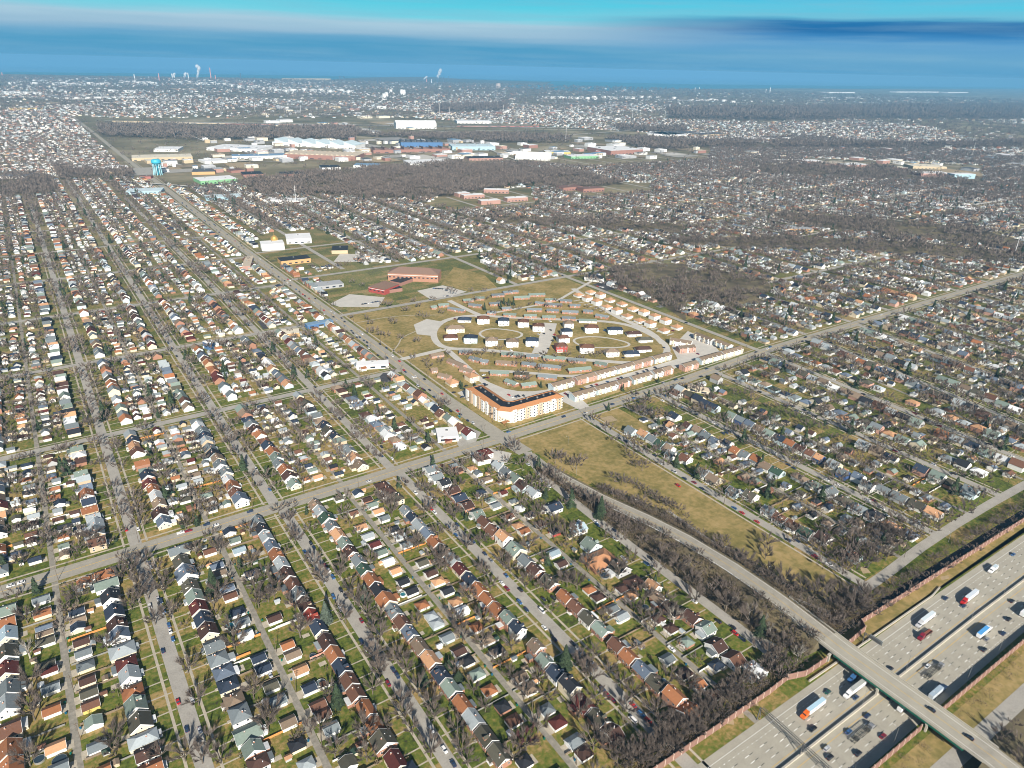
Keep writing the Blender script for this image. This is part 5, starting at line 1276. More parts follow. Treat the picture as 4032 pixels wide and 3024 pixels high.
# infill of the industrial belt: sheds, yards and tracks
IND=[(270,345,560,372,2),(560,262,900,290,1),(900,300,1200,345,2),(1200,300,1520,345,2),(430,300,900,350,2),(560,222,1100,256,1),(100,192,560,222,1),(640,176,1100,200,1),(1100,196,1480,256,1),(1480,200,2200,236,1),(1500,300,2200,380,.35),(0,205,260,235,.6),(1850,345,2200,365,.5)]
ind=[]; rr_=random.Random(5)
for (xa,ya,xb,yb,wt_) in IND:
    n=int((xb-xa)*(yb-ya)/ (620 if ya>260 else 520)*wt_)
    for i in range(n):
        px,py=rr_.uniform(xa,xb),rr_.uniform(ya,yb); x,y=at('F',px,py)
        if any(inpoly(x,y,P) for P in WOODS) or abs(x-Kx(y) if y<9000 else 99)<40: continue
        D=hypot(x,y); L=rr_.uniform(12,46)*D/2778*1.82*.55; dp=L*rr_.uniform(.5,1.3); ind.append((D,x,y,L,dp,px))
ind.sort(key=lambda q:q[0]); lb=[]
for D,x,y,L,dp,px in ind[:230]:
    h=min(14,6+D/900.)*rr_.uniform(.8,1.3); rc=rr_.choice('wwwwwggtckB'); wc=rr_.choice('wwwwtsscrp')
    t=thing('industrial_shed',(x,y,0),rr_.choice((0,0,pi/2)),None,'industrial shed','industrial sheds of the far belt'); b=MB(); b.box((0,0,h/2),(L,dp,h)); b.build('wall',mat('wall panel '+MB_WALL[wc][0],MB_WALL[wc][1],.7,.05,.05,island=0),t)
    b=MB(); b.box((0,0,h+.2),(L+.6,dp+.6,.4)); b.box((L*.2,dp*.1,h+1.0),(L*.12,dp*.1,1.6)); b.build('roof',mat('flat roof '+MB_ROOF[rc][0],MB_ROOF[rc][1],.7,.08,.05,island=0),t)
    lb.append((t,'%s-roofed %s shed in the industrial belt'%(MB_ROOF[rc][0],MB_WALL[wc][0]),px))
gg={}
for t,l,px in lb: gg.setdefault(l,[]).append((px,t))
for l,L_ in gg.items():
    L_.sort(key=lambda q:q[0])
    for i,(px,t) in enumerate(L_): t['label']='%s, %s from the left'%(l,ORD[i+1]) if len(L_)>1 else l
z_=.7
YM=[M_PARK,M_STREET,M_DIRT,noisy('grey yard',[(.3,(.22,.21,.20)),(.7,(.36,.34,.32))],.02),noisy('tan marsh',[(.3,(.20,.16,.11)),(.7,(.34,.27,.18))],.01)]
for (xa,ya,xb,yb,wt_) in IND:
    for i in range(int((xb-xa)*(yb-ya)/1500*wt_)+1):
        px,py=rr_.uniform(xa,xb),rr_.uniform(ya,yb); x,y=at('F',px,py); D=hypot(x,y)
        if any(inpoly(x,y,P) for P in WOODS): continue
        L=rr_.uniform(14,60)*D/2778; dp=L*rr_.uniform(1.0,3.5); z_+=.012
        flat('yard',[(x-L,y-dp/2),(x+L,y-dp/2),(x+L*rr_.uniform(.5,1.1),y+dp/2),(x-L,y+dp/2)],z_,rr_.choice(YM))
for a,wd in [(('1',650,755,2212,778),26),(('1',700,765,2212,788),18),(('2',0,778,1560,800),30),(('2',750,775,1560,778),20),(('2',0,802,400,800),16),(('1',640,1125,1130,1160),10),(('1',1130,1160,2100,1262),12),(('1',0,607,1300,650),26),(('1',1300,650,2212,715),16),(('2',0,705,1900,745),14),(('2',400,805,1250,850),16),(('2',900,815,2000,808),14),(('2',2212,0+690,1000,720),12),(('3',600,722,1300,706),26),(('3',560,600,2212,620),70),(('2',1250,860,2212,790),12),(('2',860,880,1400,1100),8),(('1',1270,880,1120,820),9),(('1',1130,1000,1800,1010),9),(('1',560,890,700,1030),8),(('1',2000,1250,2212,1262),9),(('2',0,1235,600,1260),8),(('2',600,1310,1900,1360),7),(('3',0,870,1800,905),12),(('3',1900,1280,2212,1230),10)]:
    z_+=.012; strip('service_road',[at(a[0],a[1],a[2]),at(a[0],a[3],a[4])],wd,z_,M_PARK)
# school with brown hipped roofs
def hipblock(reg,x0,y0,x1,y1,depth,h,col,wc,label):
    p=at(reg,x0,y0); q=at(reg,x1,y1); dx,dy=q[0]-p[0],q[1]-p[1]; L=hypot(dx,dy); ang=math.atan2(dy,dx); nx,ny=-dy/L,dx/L
    if nx*.57+ny*.82<0: nx,ny=-nx,-ny
    t=thing('school',((p[0]+q[0])/2+nx*depth/2,(p[1]+q[1])/2+ny*depth/2,0),ang,label,'school','brown-roofed school by the playing field')
    Wl,R,T,_=shape('h',L,depth,h,True,True); Wl.build('wall',wallm(wc),t); R.build('roof',mat('brown shingles',col,.9,.08),t)
    n=int(L/6)
    for i in range(n): MB().box((-L/2+L*(i+.5)/n,-depth/2-.05,h*.5),(L/n*.5,.1,1.6)).build('window',GLASS,t)
    MB().box((0,-depth/2-.1,h*.78),(L,.08,.5)).build('stone_band',WHITE,t)
hipblock('5',360,165,672,178,30,12,lin(118,96,84),'b','long brick school building with brown hipped roof beside playing field')
hipblock('5',240,236,340,256,34,8,lin(112,84,76),'r','front brick school wing with brown hipped roof by the car park')
block('5',330,250,450,232,26,5,'b','r','low black-roofed school entrance wing','school')
block('5',440,200,520,170,20,5,'b','r','low black-roofed link between the school wings','school')
# dome on the temple
tx,ty=at('1',1700,1535); d_=thing('dome',(tx+4,ty+2,11),0,'gold dome with finial on the white temple','dome'); b=MB(); b.lathe([(6,0),(6.6,1.5),(6.4,3.5),(5,6),(2.6,8),(.3,9)],n=20); b.build('dome_shell',mat('gilt',(.62,.40,.12),.35,.05,metal=.5,island=0),d_); b=MB(); b.tube((0,0,8.8),(0,0,13),.25,.1,6); b.lathe([(.1,0),(.8,.6),(.1,1.2)],c=(0,0,10),n=8); b.build('finial',mat('gilt',(.62,.40,.12)),d_)
# water tower
wx_,wy_=at('1',985,1088); wt=thing('water_tower',(wx_,wy_,0),0,'turquoise water tower with tapering bowl on ten paler legs','water tower'); TQ=mat('turquoise paint',(.06,.42,.58),.4,.04,island=0)
b=MB(); b.lathe([(1,43),(8,42.5),(12,40.5),(13,37.5),(12.6,33),(10.5,30),(7,27.5),(3,26),(2.4,14),(2.6,0)],n=28); b.build('tank',TQ,wt)
for i in range(10):
    a=2*pi*i/10; MB().tube((11.5*cos(a),11.5*sin(a),0),(9.6*cos(a),9.6*sin(a),31),1.0,.9,8).build('leg',mat('pale turquoise paint',(.40,.70,.78),.4,.04,island=0),wt)
b=MB(); b.lathe([(12.7,33.2),(13.6,33.2),(13.6,34.2),(12.7,34.2)],n=28); b.build('walkway',TQ,wt)
# storage tanks
def tanks(reg,seq,r,h,desc):
    it=list(map(float,seq.split()))
    src=None
    for i in range(0,len(it),2):
        x,y=at(reg,it[i],it[i+1]); l='%s, %s from the left'%(desc,ORD[i//2+1])
        if src is None:
            src=thing('storage_tank',(x,y,0),0,l,'storage tank','white storage tanks'); wmt=mat('tank white',(.78,.78,.76),.6,.03,island=0)
            MB().lathe([(r,0),(r,h)],n=20).build('shell',wmt,src); MB().lathe([(r*1.01,h),(r*.5,h+r*.06),(.1,h+r*.08)],n=20).build('roof',mat('tank top',(.62,.62,.60),.6,.03,island=0),src)
        else: copy_thing(src,(x,y,0),0,l)
tanks('2','1095 705 1165 712 1205 708 1310 712 1415 710 1455 733 1490 700 1495 747 1540 728 1555 743 1610 740 1640 750 1665 725 1668 752 1732 738 1782 748',19,13,'white oil tank of the middle tank farm')
tanks('2','1350 612 1385 614 1430 612 1455 616 1495 613 1530 618 1560 614 1600 618 1640 610 1645 620 1700 610 1740 612 1770 615 1810 610 1850 615 1880 614 1935 608 1985 610 2040 610 2140 615',30,22,'white tank in the far row below the bay')
tanks('3','140 630 185 628 215 628 240 630 265 625 290 628 345 632 400 640',32,20,'small white tank at the right-hand marsh')
tanks('3','700 685 730 683 760 682 790 680 825 678 870 685 910 688 950 690 1000 690',24,18,'white tank of the right-hand farm')
tanks('1','80 525 215 525 345 530 375 525 410 525 440 532 475 530 510 530 565 525 600 532 645 528 670 525',40,24,'white tank of the far left row')
tanks('1','760 515 800 518 840 515 870 520 900 522 930 520 960 525 1120 520 1180 518 1210 522 1250 525 1290 528 1330 525 1370 530 1400 532 1440 540 1500 548 1560 552 1600 545 1660 558 1700 560 1730 572 1780 575 1830 570 1900 565 1950 572 2000 568 2060 575 2120 570 2180 578',42,26,'white refinery tank')
tanks('1','60 585 90 583 120 588 150 586 180 590 210 588 240 592 700 572 720 575 800 575 830 578',36,20,'pale tank on the left-hand plain')
# silos, stacks and masts on the skyline
def stack(reg,bx,by,hpx,r,col,label,name='chimney_stack',cat='chimney',group='stacks on the skyline',k=None):
    x,y=at(reg,bx,by); p=proj(x,y); h=hpx*REG[reg][2]*p[2]/F0*1.02
    t=thing(name,(x,y,0),0,label,cat,group); m=mat('stack '+col[0],col[1],.8,.05,island=0)
    MB().tube((0,0,0),(0,0,h),r,r*.7,10).build('shaft',m,t); MB().tube((0,0,h*.97),(0,0,h*1.01),r*.85,r*.85,10).build('cap',m,t); return x,y,h
WHT=('white',(.75,.75,.74)); GRY=('grey',(.30,.32,.36)); DK=('dark',(.08,.10,.14)); RW=('red white',(.65,.30,.26))
for i,(bx,by,hh) in enumerate([(337,620,35),(378,580,22),(445,590,30),(460,590,28),(350,600,25)]): stack('2',bx,by,hh,22 if hh>21 else 14,WHT,'tall white silo among far houses, %s in the cluster'%ORD[i+1],'silo','silo','white silos')
stack('2',1045,548,28,45,('tan',(.50,.42,.38)),'square pale tower block before the bay','tower_block','tower block')
for i,(r_,bx,by,hh,c) in enumerate([('1',1315,500,70,RW),('1',1343,500,28,RW),('1',992,500,40,RW),('1',928,500,22,GRY),('1',1075,500,38,WHT),('1',1088,500,30,WHT),('1',1150,500,30,GRY),('1',1175,500,42,WHT),('1',1228,500,32,GRY),('1',1500,505,45,DK),('1',1470,505,18,DK),('1',840,500,35,WHT),('1',2112,495,22,DK),('1',2138,495,20,DK),('1',15,470,18,RW),('2',68,495,18,DK),('2',88,495,16,DK),('2',295,520,28,DK),('2',315,520,32,DK),('2',668,510,25,DK),('2',690,510,35,DK),('2',705,510,28,DK),('2',600,510,18,RW),('2',630,515,20,WHT),('2',735,505,28,DK),('3',630,575,28,WHT),('3',605,575,18,WHT),('3',190,565,20,WHT),('3',165,565,18,WHT)]):
    stack(r_,bx,by,hh,9,c,'%s stack on the %s skyline, %s counted rightward'%(c[0],{'1':'left','2':'middle','3':'right'}[r_],ORD[i+1]))
for i,(r_,bx,by,hh) in enumerate([('1',1843,1275,115),('3',1120,898,70),('3',1260,885,48),('3',1485,915,65),('3',1888,970,75),('3',805,855,50),('3',522,840,45),('3',278,805,38),('3',2145,1605,125),('2',1465,880,95),('1',1192,668,55),('1',1275,688,45),('1',1588,698,58),('1',1872,705,50),('1',1072,640,40),('1',978,640,35),('1',608,655,50),('1',2055,705,40),('2',545,720,50),('2',680,725,75),('2',742,728,55),('2',975,722,55),('2',1078,700,45),('2',1545,700,50),('2',1826,700,40),('2',1880,735,55),('2',1925,750,50),('2',1910,700,42),('2',2078,770,75),('2',1998,700,38),('3',250,685,38),('3',155,670,30),('3',420,680,40),('3',345,680,28),('3',485,670,30)]):
    x,y=at(r_,bx,by); p=proj(x,y); h=hh*REG[r_][2]*p[2]/F0*1.02; t=thing('mast',(x,y,0),random.uniform(0,1),'pale steel mast rising over the %s suburbs, %s by height there'%({'1':'left','2':'middle','3':'right'}[r_],ORD[i+1]),'mast','steel masts and pylons'); w=max(.6,p[2]*.00022)
    mm=mat('mast paint',(.62,.62,.62),.6,.05,island=0); MB().tube((0,0,0),(0,0,h),w*1.3,w*.7,6).build('shaft',mm,t); b=MB()
    for q in(.8,.92): b.box((0,0,h*q),(h*.12,w,w))
    b.build('crossarm',mm,t)
# steam plumes: soft lumps over the stacks
SM=bpy.data.materials.new('steam'); SM.use_nodes=True; t=SM.node_tree; bb=t.nodes['Principled BSDF']; bb.inputs['Base Color'].default_value=(.85,.87,.9,1); bb.inputs['Roughness'].default_value=1
lw=nn(t,'ShaderNodeLayerWeight'); lw.inputs[0].default_value=.35; t.links.new(math_(t,'MULTIPLY',math_(t,'POWER',math_(t,'SUBTRACT',1.0,lw.outputs['Facing']),1.6),.55),bb.inputs['Alpha'])
def plume(reg,seq,label):
    it=list(map(float,seq.split())); x,y=at(reg,it[0],it[1]); p=proj(x,y); k=REG[reg][2]*p[2]/F0; b=MB(); 
    for i in range(0,len(it)-3,3):
        x0,y0,r0,x1,y1,r1=it[i:i+6]
        for j in range(4):
            f=j/4; dx=(x0+(x1-x0)*f-it[0])*k; dz=(it[1]-(y0+(y1-y0)*f))*k*1.02; r=(r0+(r1-r0)*f)*k
            c=Vector((dx*CR[0]+random.uniform(-.4,.4)*r,dx*CR[1]+random.uniform(-.4,.4)*r,dz)); prof=[(r*sin(pi*q/8)+.01,-r*cos(pi*q/8)) for q in range(9)]
            b.lathe(prof,c=tuple(c),n=12)
    o=b.build('steam_plume',SM,None,(x,y,0)); o['category']='steam plume'; o['label']=label; o['group']='steam plumes over the works'
    for pl in o.data.polygons: pl.use_smooth=True
plume('1','1228 485 4 1235 460 8 1245 435 11 1237 415 13','tall white steam plume at left skyline leaning right')
plume('1','1145 490 4 1152 475 7 1162 455 9','short steam puff at left skyline beside the tall plume')
plume('1','1072 485 4 1080 472 7 1090 458 8','small steam puff left of the others')
plume('2','668 490 4 672 475 8 680 455 11 690 438 12','white steam plume over the steelworks peninsula')
plume('2','582 495 3 592 485 6 602 478 7','low steam puff left of the peninsula plume')
# ------------------------------------------------------------------ vehicles
CARC={'w':('white',(.78,.78,.78)),'k':('black',(.015,.016,.02)),'n':('navy blue',(.02,.04,.09)),'b':('blue',(.04,.12,.28)),'g':('grey',(.22,.23,.25)),'s':('silver',(.50,.51,.53)),'r':('red',(.45,.02,.02)),'m':('dark red',(.20,.015,.03)),'e':('dark green',(.02,.08,.06)),'t':('teal',(.05,.30,.34)),'o':('orange',(.70,.14,.02))}
def paint(c): 
    nm='car paint '+CARC[c][0]
    if nm in MATS: return MATS[nm]
    m=mat(nm,CARC[c][1],.3,.02,1,island=0,spec=.6); return m
def prism_x(b,prof,w0,w1,zsplit,m=0):
    """side profile (x,z) extruded across y, upper points drawn in"""
    n=len(prof); f=lambda z:w0/2 if z<=zsplit else w0/2+(w1/2-w0/2)*min(1,(z-zsplit)/.45)
    vs=[(x,-f(z),z) for x,z in prof]+[(x,f(z),z) for x,z in prof]
    b.add(vs,[tuple(range(n)),tuple(range(2*n-1,n-1,-1))]+[(i,n+i,n+(i+1)%n,(i+1)%n) for i in range(n)],m)
def carshapes(k):
    L={'sedan':4.3,'suv':4.3,'van':4.9,'pickup':5.0}[k]; W=1.75
    body=MB(); gl=MB(); top=MB()
    hb={'sedan':.82,'suv':.98,'van':1.05,'pickup':1.0}[k]; ht={'sedan':1.32,'suv':1.6,'van':1.95,'pickup':1.6}[k]; H=L/2
    prism_x(body,[(-H,.28),(-H+.1,.22),(H-.1,.22),(H,.3),(H-.03,hb-.18),(H-.25,hb-.06),(H-1.05,hb),(-H+.35,hb),(-H+.05,hb-.12)],W,W*.96,.6)
    a,b_,c,d={'sedan':(-H+.45,-H+1.05,.35,H-1.1),'suv':(-H+.12,-H+.35,.45,H-1.0),'van':(-H+.05,-H+.15,H-1.35,H-.75),'pickup':(-.35,-.2,.95,H-1.15)}[k]
    prism_x(gl,[(a,hb),(d,hb),(c,ht-.06),(b_,ht-.06)],W*.93,W*.80,hb)
    prism_x(top,[(b_,ht-.06),(c,ht-.06),(c-.1,ht),(b_+.1,ht)],W*.80,W*.76,ht-.06)
    o=len(body.v); body.v+=top.v; body.f+=[tuple(i+o for i in f) for f in top.f]; body.m+=top.m
    if k=='pickup': body.box((-H+1.0,0,hb+.02),(1.7,1.35,.05),m=0)
    return body,gl,L
WHEEL=None
def wheel():
    def f():
        b=MB(); b.tube((0,-.11,0),(0,.11,0),.33,.33,12,m=0); b.tube((0,-.115,0),(0,.115,0),.19,.19,8,m=1); return b.mesh('wheel',[TYRE,METAL])
    return cached(('wheel',),f)
CARS=[]
def car(x,y,rz,k,c,label,z=0,wh=True,group='cars in the streets'):
    bd,gl,L=cached(('cs',k),lambda:carshapes(k))
    t=thing(k if k!='sedan' else 'car',(x,y,z),rz,label,'car' if k in('sedan','suv') else k,group)
    put('body',cached(('cb',k,c),lambda:bd.mesh('body',paint(c))),t); put('windows',cached(('cg',k),lambda:gl.mesh('windows',GLASS)),t)
    if wh:
        for sx in(-1,1):
            for sy in(-1,1): put('wheel',wheel(),t,(sx*(L/2-.85),sy*.8,.33))
        lm=cached(('hl',),lambda:MB().box((0,0,0),(.06,.36,.16)).mesh('headlight',WHITE)); rl=cached(('rl',),lambda:MB().box((0,0,0),(.06,.3,.16)).mesh('tail_light',paint('r')))
        for sy in(-.6,.6): put('headlight',lm,t,(L/2-.0,sy,.62)); put('tail_light',rl,t,(-L/2+.0,sy,.68))
    return t
CN={'sedan':'car','suv':'high-roofed car','van':'van','pickup':'pickup truck'}
cl=[]
def parked(reg,seq,ns=True):
    it=seq.split()
    for i in range(0,len(it),3):
        x,y=at(reg,float(it[i]),float(it[i+1]),.7); c=it[i+2]; k={'v':'van','p':'pickup','u':'suv'}.get(c[1:2],random.choice(('sedan','sedan','suv')))
        onav=abs(y-Yav(x))<9; rz=(0 if onav else pi/2)+random.choice((0,pi))+random.uniform(-.03,.03)
        if not onav and ns=='ew': rz=random.choice((0,pi))
        cl.append((x,y,rz,k,c[0]))
parked('T1','2150 50 b 2025 195 n'); parked('T2','110 1170 n 150 720 s 180 810 s 1150 500 s 1960 1300 g')
parked('T3','70 80 n 130 170 s 310 200 e 465 430 n 520 510 n 405 610 m 940 1180 w 1020 1290 k 1105 1430 w 1215 1600 n')
parked('T4','285 65 k 330 115 w 380 160 k 425 210 b 495 385 n 525 425 m 565 462 m 712 500 r 768 563 b 820 612 r 710 605 wv 985 100 wp 1225 405 g 150 30 n 1000 595 n')
parked('T5','75 600 w 150 577 w 900 200 r 985 195 w 937 47 n 1070 750 w 1150 710 n 1170 780 b 1205 880 b 1215 925 w 645 220 n 1005 520 s 1065 437 n 1075 470 s')
parked('T6','205 165 n 272 168 w 20 222 wp 75 210 mp 515 72 n 745 105 n 815 95 n 950 300 k 970 330 n 905 360 b 1050 455 m 1077 490 w 1107 540 b 1165 635 k 1160 768 s 1110 680 b 1040 570 g')
parked('T7','565 78 w 660 178 n 727 168 n 715 237 b 810 257 k 840 287 n 780 303 kp 922 372 n 967 420 g 1075 527 b 1045 585 wp 1080 622 mp 1177 630 k 1170 718 b 1218 770 n 42 850 m 815 880 k 970 915 k')
parked('T8','458 168 b 578 205 n 585 268 wp 838 407 k 808 443 b 1150 712 w 60 780 wv 78 900 w 330 142 w 640 400 w 655 425 g 72 695 k 145 690 k 180 205 sp')
parked('9','160 620 w 310 745 k 415 820 r 460 855 n 22 915 w 410 40 b 550 125 r 745 240 n 885 325 g 1000 388 w 1365 85 w 225 1185 s')
parked('5','90 420 k 130 492 n 165 517 n 230 570 n 310 560 k 350 585 n 530 762 w 575 838 m 645 888 n 585 845 k 810 997 n 803 1010 t 855 1035 n 840 1090 k 890 1120 k 888 1130 k 695 868 r 1110 1105 b 1355 1335 k 1360 1445 w 1305 1405 s 320 1255 n 385 1270 w 330 1160 m 250 1135 w 320 1200 k 1840 1165 n 530 1485 w 625 1515 s 650 1540 k 470 1415 k 650 1605 w 240 1412 s')
parked('5','770 860 k 845 820 k 830 885 n 820 888 n 960 770 k 955 752 w 980 768 m 970 815 k','ew')
parked('C1','540 725 w 550 732 r 570 748 w 600 745 n 620 742 k 640 740 b 655 738 k 375 655 n 310 668 n 230 690 k 208 742 n 228 740 b 400 610 m 375 590 w 878 300 m 876 303 r 872 318 k 860 345 k 848 270 k 832 403 k 720 197 w 845 208 w 460 215 k 520 210 n 715 392 n 565 415 w 705 240 n 950 612 k 1178 660 m 955 726 m 990 720 w 1070 692 n 1145 668 k 1255 640 b 640 240 n 800 295 k 760 300 s 745 250 w 165 190 m')
parked('C2','330 275 b 460 467 k 350 550 k 750 395 n 915 215 k 815 275 m 955 325 k 1060 365 w 1115 385 k 1140 395 k 993 440 m 690 540 k 705 537 n 630 555 k 605 565 n 560 578 k 425 617 m 445 610 n 350 640 b 270 660 r 235 668 k 50 727 m 835 625 n 748 648 g 1025 603 b 385 800 n 740 773 w 1105 740 g')
parked('6','60 1440 r 100 1395 n 160 1420 m 280 1048 w 340 1115 n 360 1110 n 660 1238 w 745 1310 n 780 1330 n 985 1405 w 1050 1435 w 1240 1530 s 1360 1625 w 730 945 n 765 940 k 795 975 n 835 990 w 845 970 k 902 1020 w 980 1055 k 875 990 g 1545 968 w 715 583 b 760 583 n 975 518 w 205 762 k 300 745 k 110 427 k 1540 1050 g 1955 1480 k 1150 390 k 420 372 k 520 395 w 1670 290 k')
random.shuffle  # order below follows distance
for sx in [x for x in SW_ST+[297]]+E_ST[:6]+NW[:3]+[107,202]:
    y=170
    while y<1100:
        y+=random.uniform(9,40)
        if abs(y-Yav(sx))<16 or (sx<300 and y<440 and sx>0 and random.random()<.8): continue
        if (sx in(107,202) or sx<0 and sx not in SW_ST) and y<470: continue
        if sx in SW_ST and y>440 or sx in E_ST and y>450 and sx<680: continue
        X=(slant(sx,y) if sx>600 else sx)+random.choice((-2.7,2.7))
        if seen(X,y) and random.random()<.75 and not any(inpoly(X,y,P) for P in EXC[:2]): cl.append((X,y,pi/2+random.choice((0,pi)),random.choice(('sedan','sedan','suv','van' if random.random()<.2 else 'suv')),random.choice('wwkkknnbgsssrm')))
for i in range(60):
    y=random.uniform(475,1800); s=random.choice((-1,1)); cl.append((Kx(y)+s*random.uniform(2,5.5),y,pi/2 if s>0 else -pi/2,random.choice(('sedan','suv')),random.choice('wkknbsr')))
for i in range(14):
    x=random.uniform(330,1100); s=random.choice((-1,1)); cl.append((x,Yav(x)+s*random.uniform(2,5),0 if s<0 else pi,random.choice(('sedan','suv')),random.choice('wkknbs')))
for (x0,y0,x1,y1,n) in [(200,315,310,295,14),(140,45,215,35,10),(640,215,730,222,7),(700,265,760,262,5),(1650,200,1700,210,6),(1500,110,1600,100,9),(1300,130,1420,140,12)]:
    for i in range(n):
        f=(i+.5)/n; x,y=at('5',x0+(x1-x0)*f,y0+(y1-y0)*f); cl.append((x,y,random.choice((0,pi/2)),'sedan',random.choice('wkknbsgr')))
cl.sort(key=lambda c:hypot(c[0],c[1])); acc=[]
for c in cl:
    if any(hypot(c[0]-q[0],c[1]-q[1])<3.0 for q in acc[-400:]): continue
    acc.append(c)
lab=[]
for i,(x,y,rz,k,c) in enumerate(acc[:285]):
    d,_d=nearest_house(x,y); onav=abs(y-Yav(x))<9; onk=y>460 and abs(x-Kx(y))<9
    if onk: place='on the main road north of the crossroads'
    elif onav: place='on the avenue '+('left' if x<295 else 'right')+' of the crossroads'
    elif 311<x<697 and 466<y<850: place='parked on the %s %s side of the estate'%bearing(dict(x=x,y=y))
    else: place='near '+d['p2']
    lab.append((car(x,y,rz,k,c,None,.12 if (onav or onk) else .07,wh=hypot(x,y)<430),'%s %s %s'%(CARC[c][0],CN[k],place),random.random()))
def uniqcars(items):
    g={}
    for r,l,sc in items: g.setdefault(l,[]).append(r)
    for l,L in g.items():
        if len(L)==1: L[0]['label']=clip16(l); continue
        L.sort(key=lambda r:hypot(r.location.x,r.location.y))
        for i,r in enumerate(L): r['label']=clip16((('nearer','farther') if len(L)==2 else ('nearest','second nearest','third nearest','fourth nearest')+tuple(ORD[n]+' nearest' for n in range(5,90)))[i]+' '+l)
uniqcars(lab)
rest_c=acc[285:]
if rest_c:
    mb=MB(); cols=sorted(CARC); 
    for x,y,rz,k,c in rest_c:
        bd,gl,L=carshapes(k); cr,sr=cos(rz),sin(rz)
        for B,mi in((bd,cols.index(c)),(gl,len(cols))):
            o=len(mb.v); mb.v+=[(v[0]*cr-v[1]*sr+x,v[0]*sr+v[1]*cr+y,v[2]+.1) for v in B.v]; mb.f+=[tuple(i+o for i in f) for f in B.f]; mb.m+=[mi]*len(B.f)
    o=mb.build('distant_cars',[paint(c) for c in cols]+[GLASS]); tag(o,'tiny cars along the farther streets and car parks','cars',kind='stuff')
# traffic on the motorway
W_,E_b=pi,0.0
for px,py,c,k,z in [(380,950,'e','sedan',0),(640,1000,'n','sedan',0),(240,1295,'k','pickup',0),(965,735,'k','sedan',0),(1650,145,'n','sedan',0),(1480,75,'n','sedan',0)]:
    x,y=at('TD',px,py,.6); car(x,y,W_,k,c,'%s %s westbound on motorway, %s'%(CARC[c][0],CN[k],{380:'beside white lorry ahead of bridge',640:'just behind white lorry at median side',240:'behind orange lorry at bottom',965:'right of bridge by the median lamp',1650:'below the red-cabbed lorry',1480:'left of the red-cabbed lorry'}[px]),.06,group='motorway cars')
for px,py,c,k in [(750,1170,'n','sedan'),(372,1478,'s','suv'),(400,1560,'k','suv'),(665,1525,'k','suv'),(895,1360,'m','sedan'),(1840,555,'k','suv'),(2020,403,'n','sedan'),(2070,270,'k','suv'),(2100,100,'k','sedan'),(1865,455,'g','sedan'),(575,1320,'b','sedan'),(960,1000,'n','sedan')]:
    x,y=at('TD',px,py,.6); car(x,y,E_b,k,c,'%s %s eastbound on motorway, %s'%(CARC[c][0],CN[k],{750:'above the lower car carrier',372:'upper of two near overhead truss',400:'lower of two near overhead truss',665:'by the wall shadow at bottom',895:'ahead in the outer lane',1840:'lowest of the four right of bridge',2020:'in the outer lane right of blue-topped lorry',2070:'near right edge in mid lane',2100:'near right edge by median',1865:'tucked behind the blue-topped lorry',575:'alongside the lower car carrier',960:'in the shade under the bridge'}[px]),.06,group='motorway cars')
for px,py,c in [(1345,1110,'k'),(1700,1370,'k')]:
    x,y=at('TD',px,py,7.9); car(x,y,pi/2,'sedan',c,'black car crossing the road bridge, %s'%('upper one over the motorway' if px<1500 else 'lower one past the south wall'),ovz(y)+.05,group='cars on the bridge')
for px,py,c in [(3690,390,'b'),(3990,205,'o')]: pass
x,y=at('9',2145,330,.6); car(x,y,W_,'sedan','b','blue car westbound near right edge of motorway',.06,group='motorway cars')
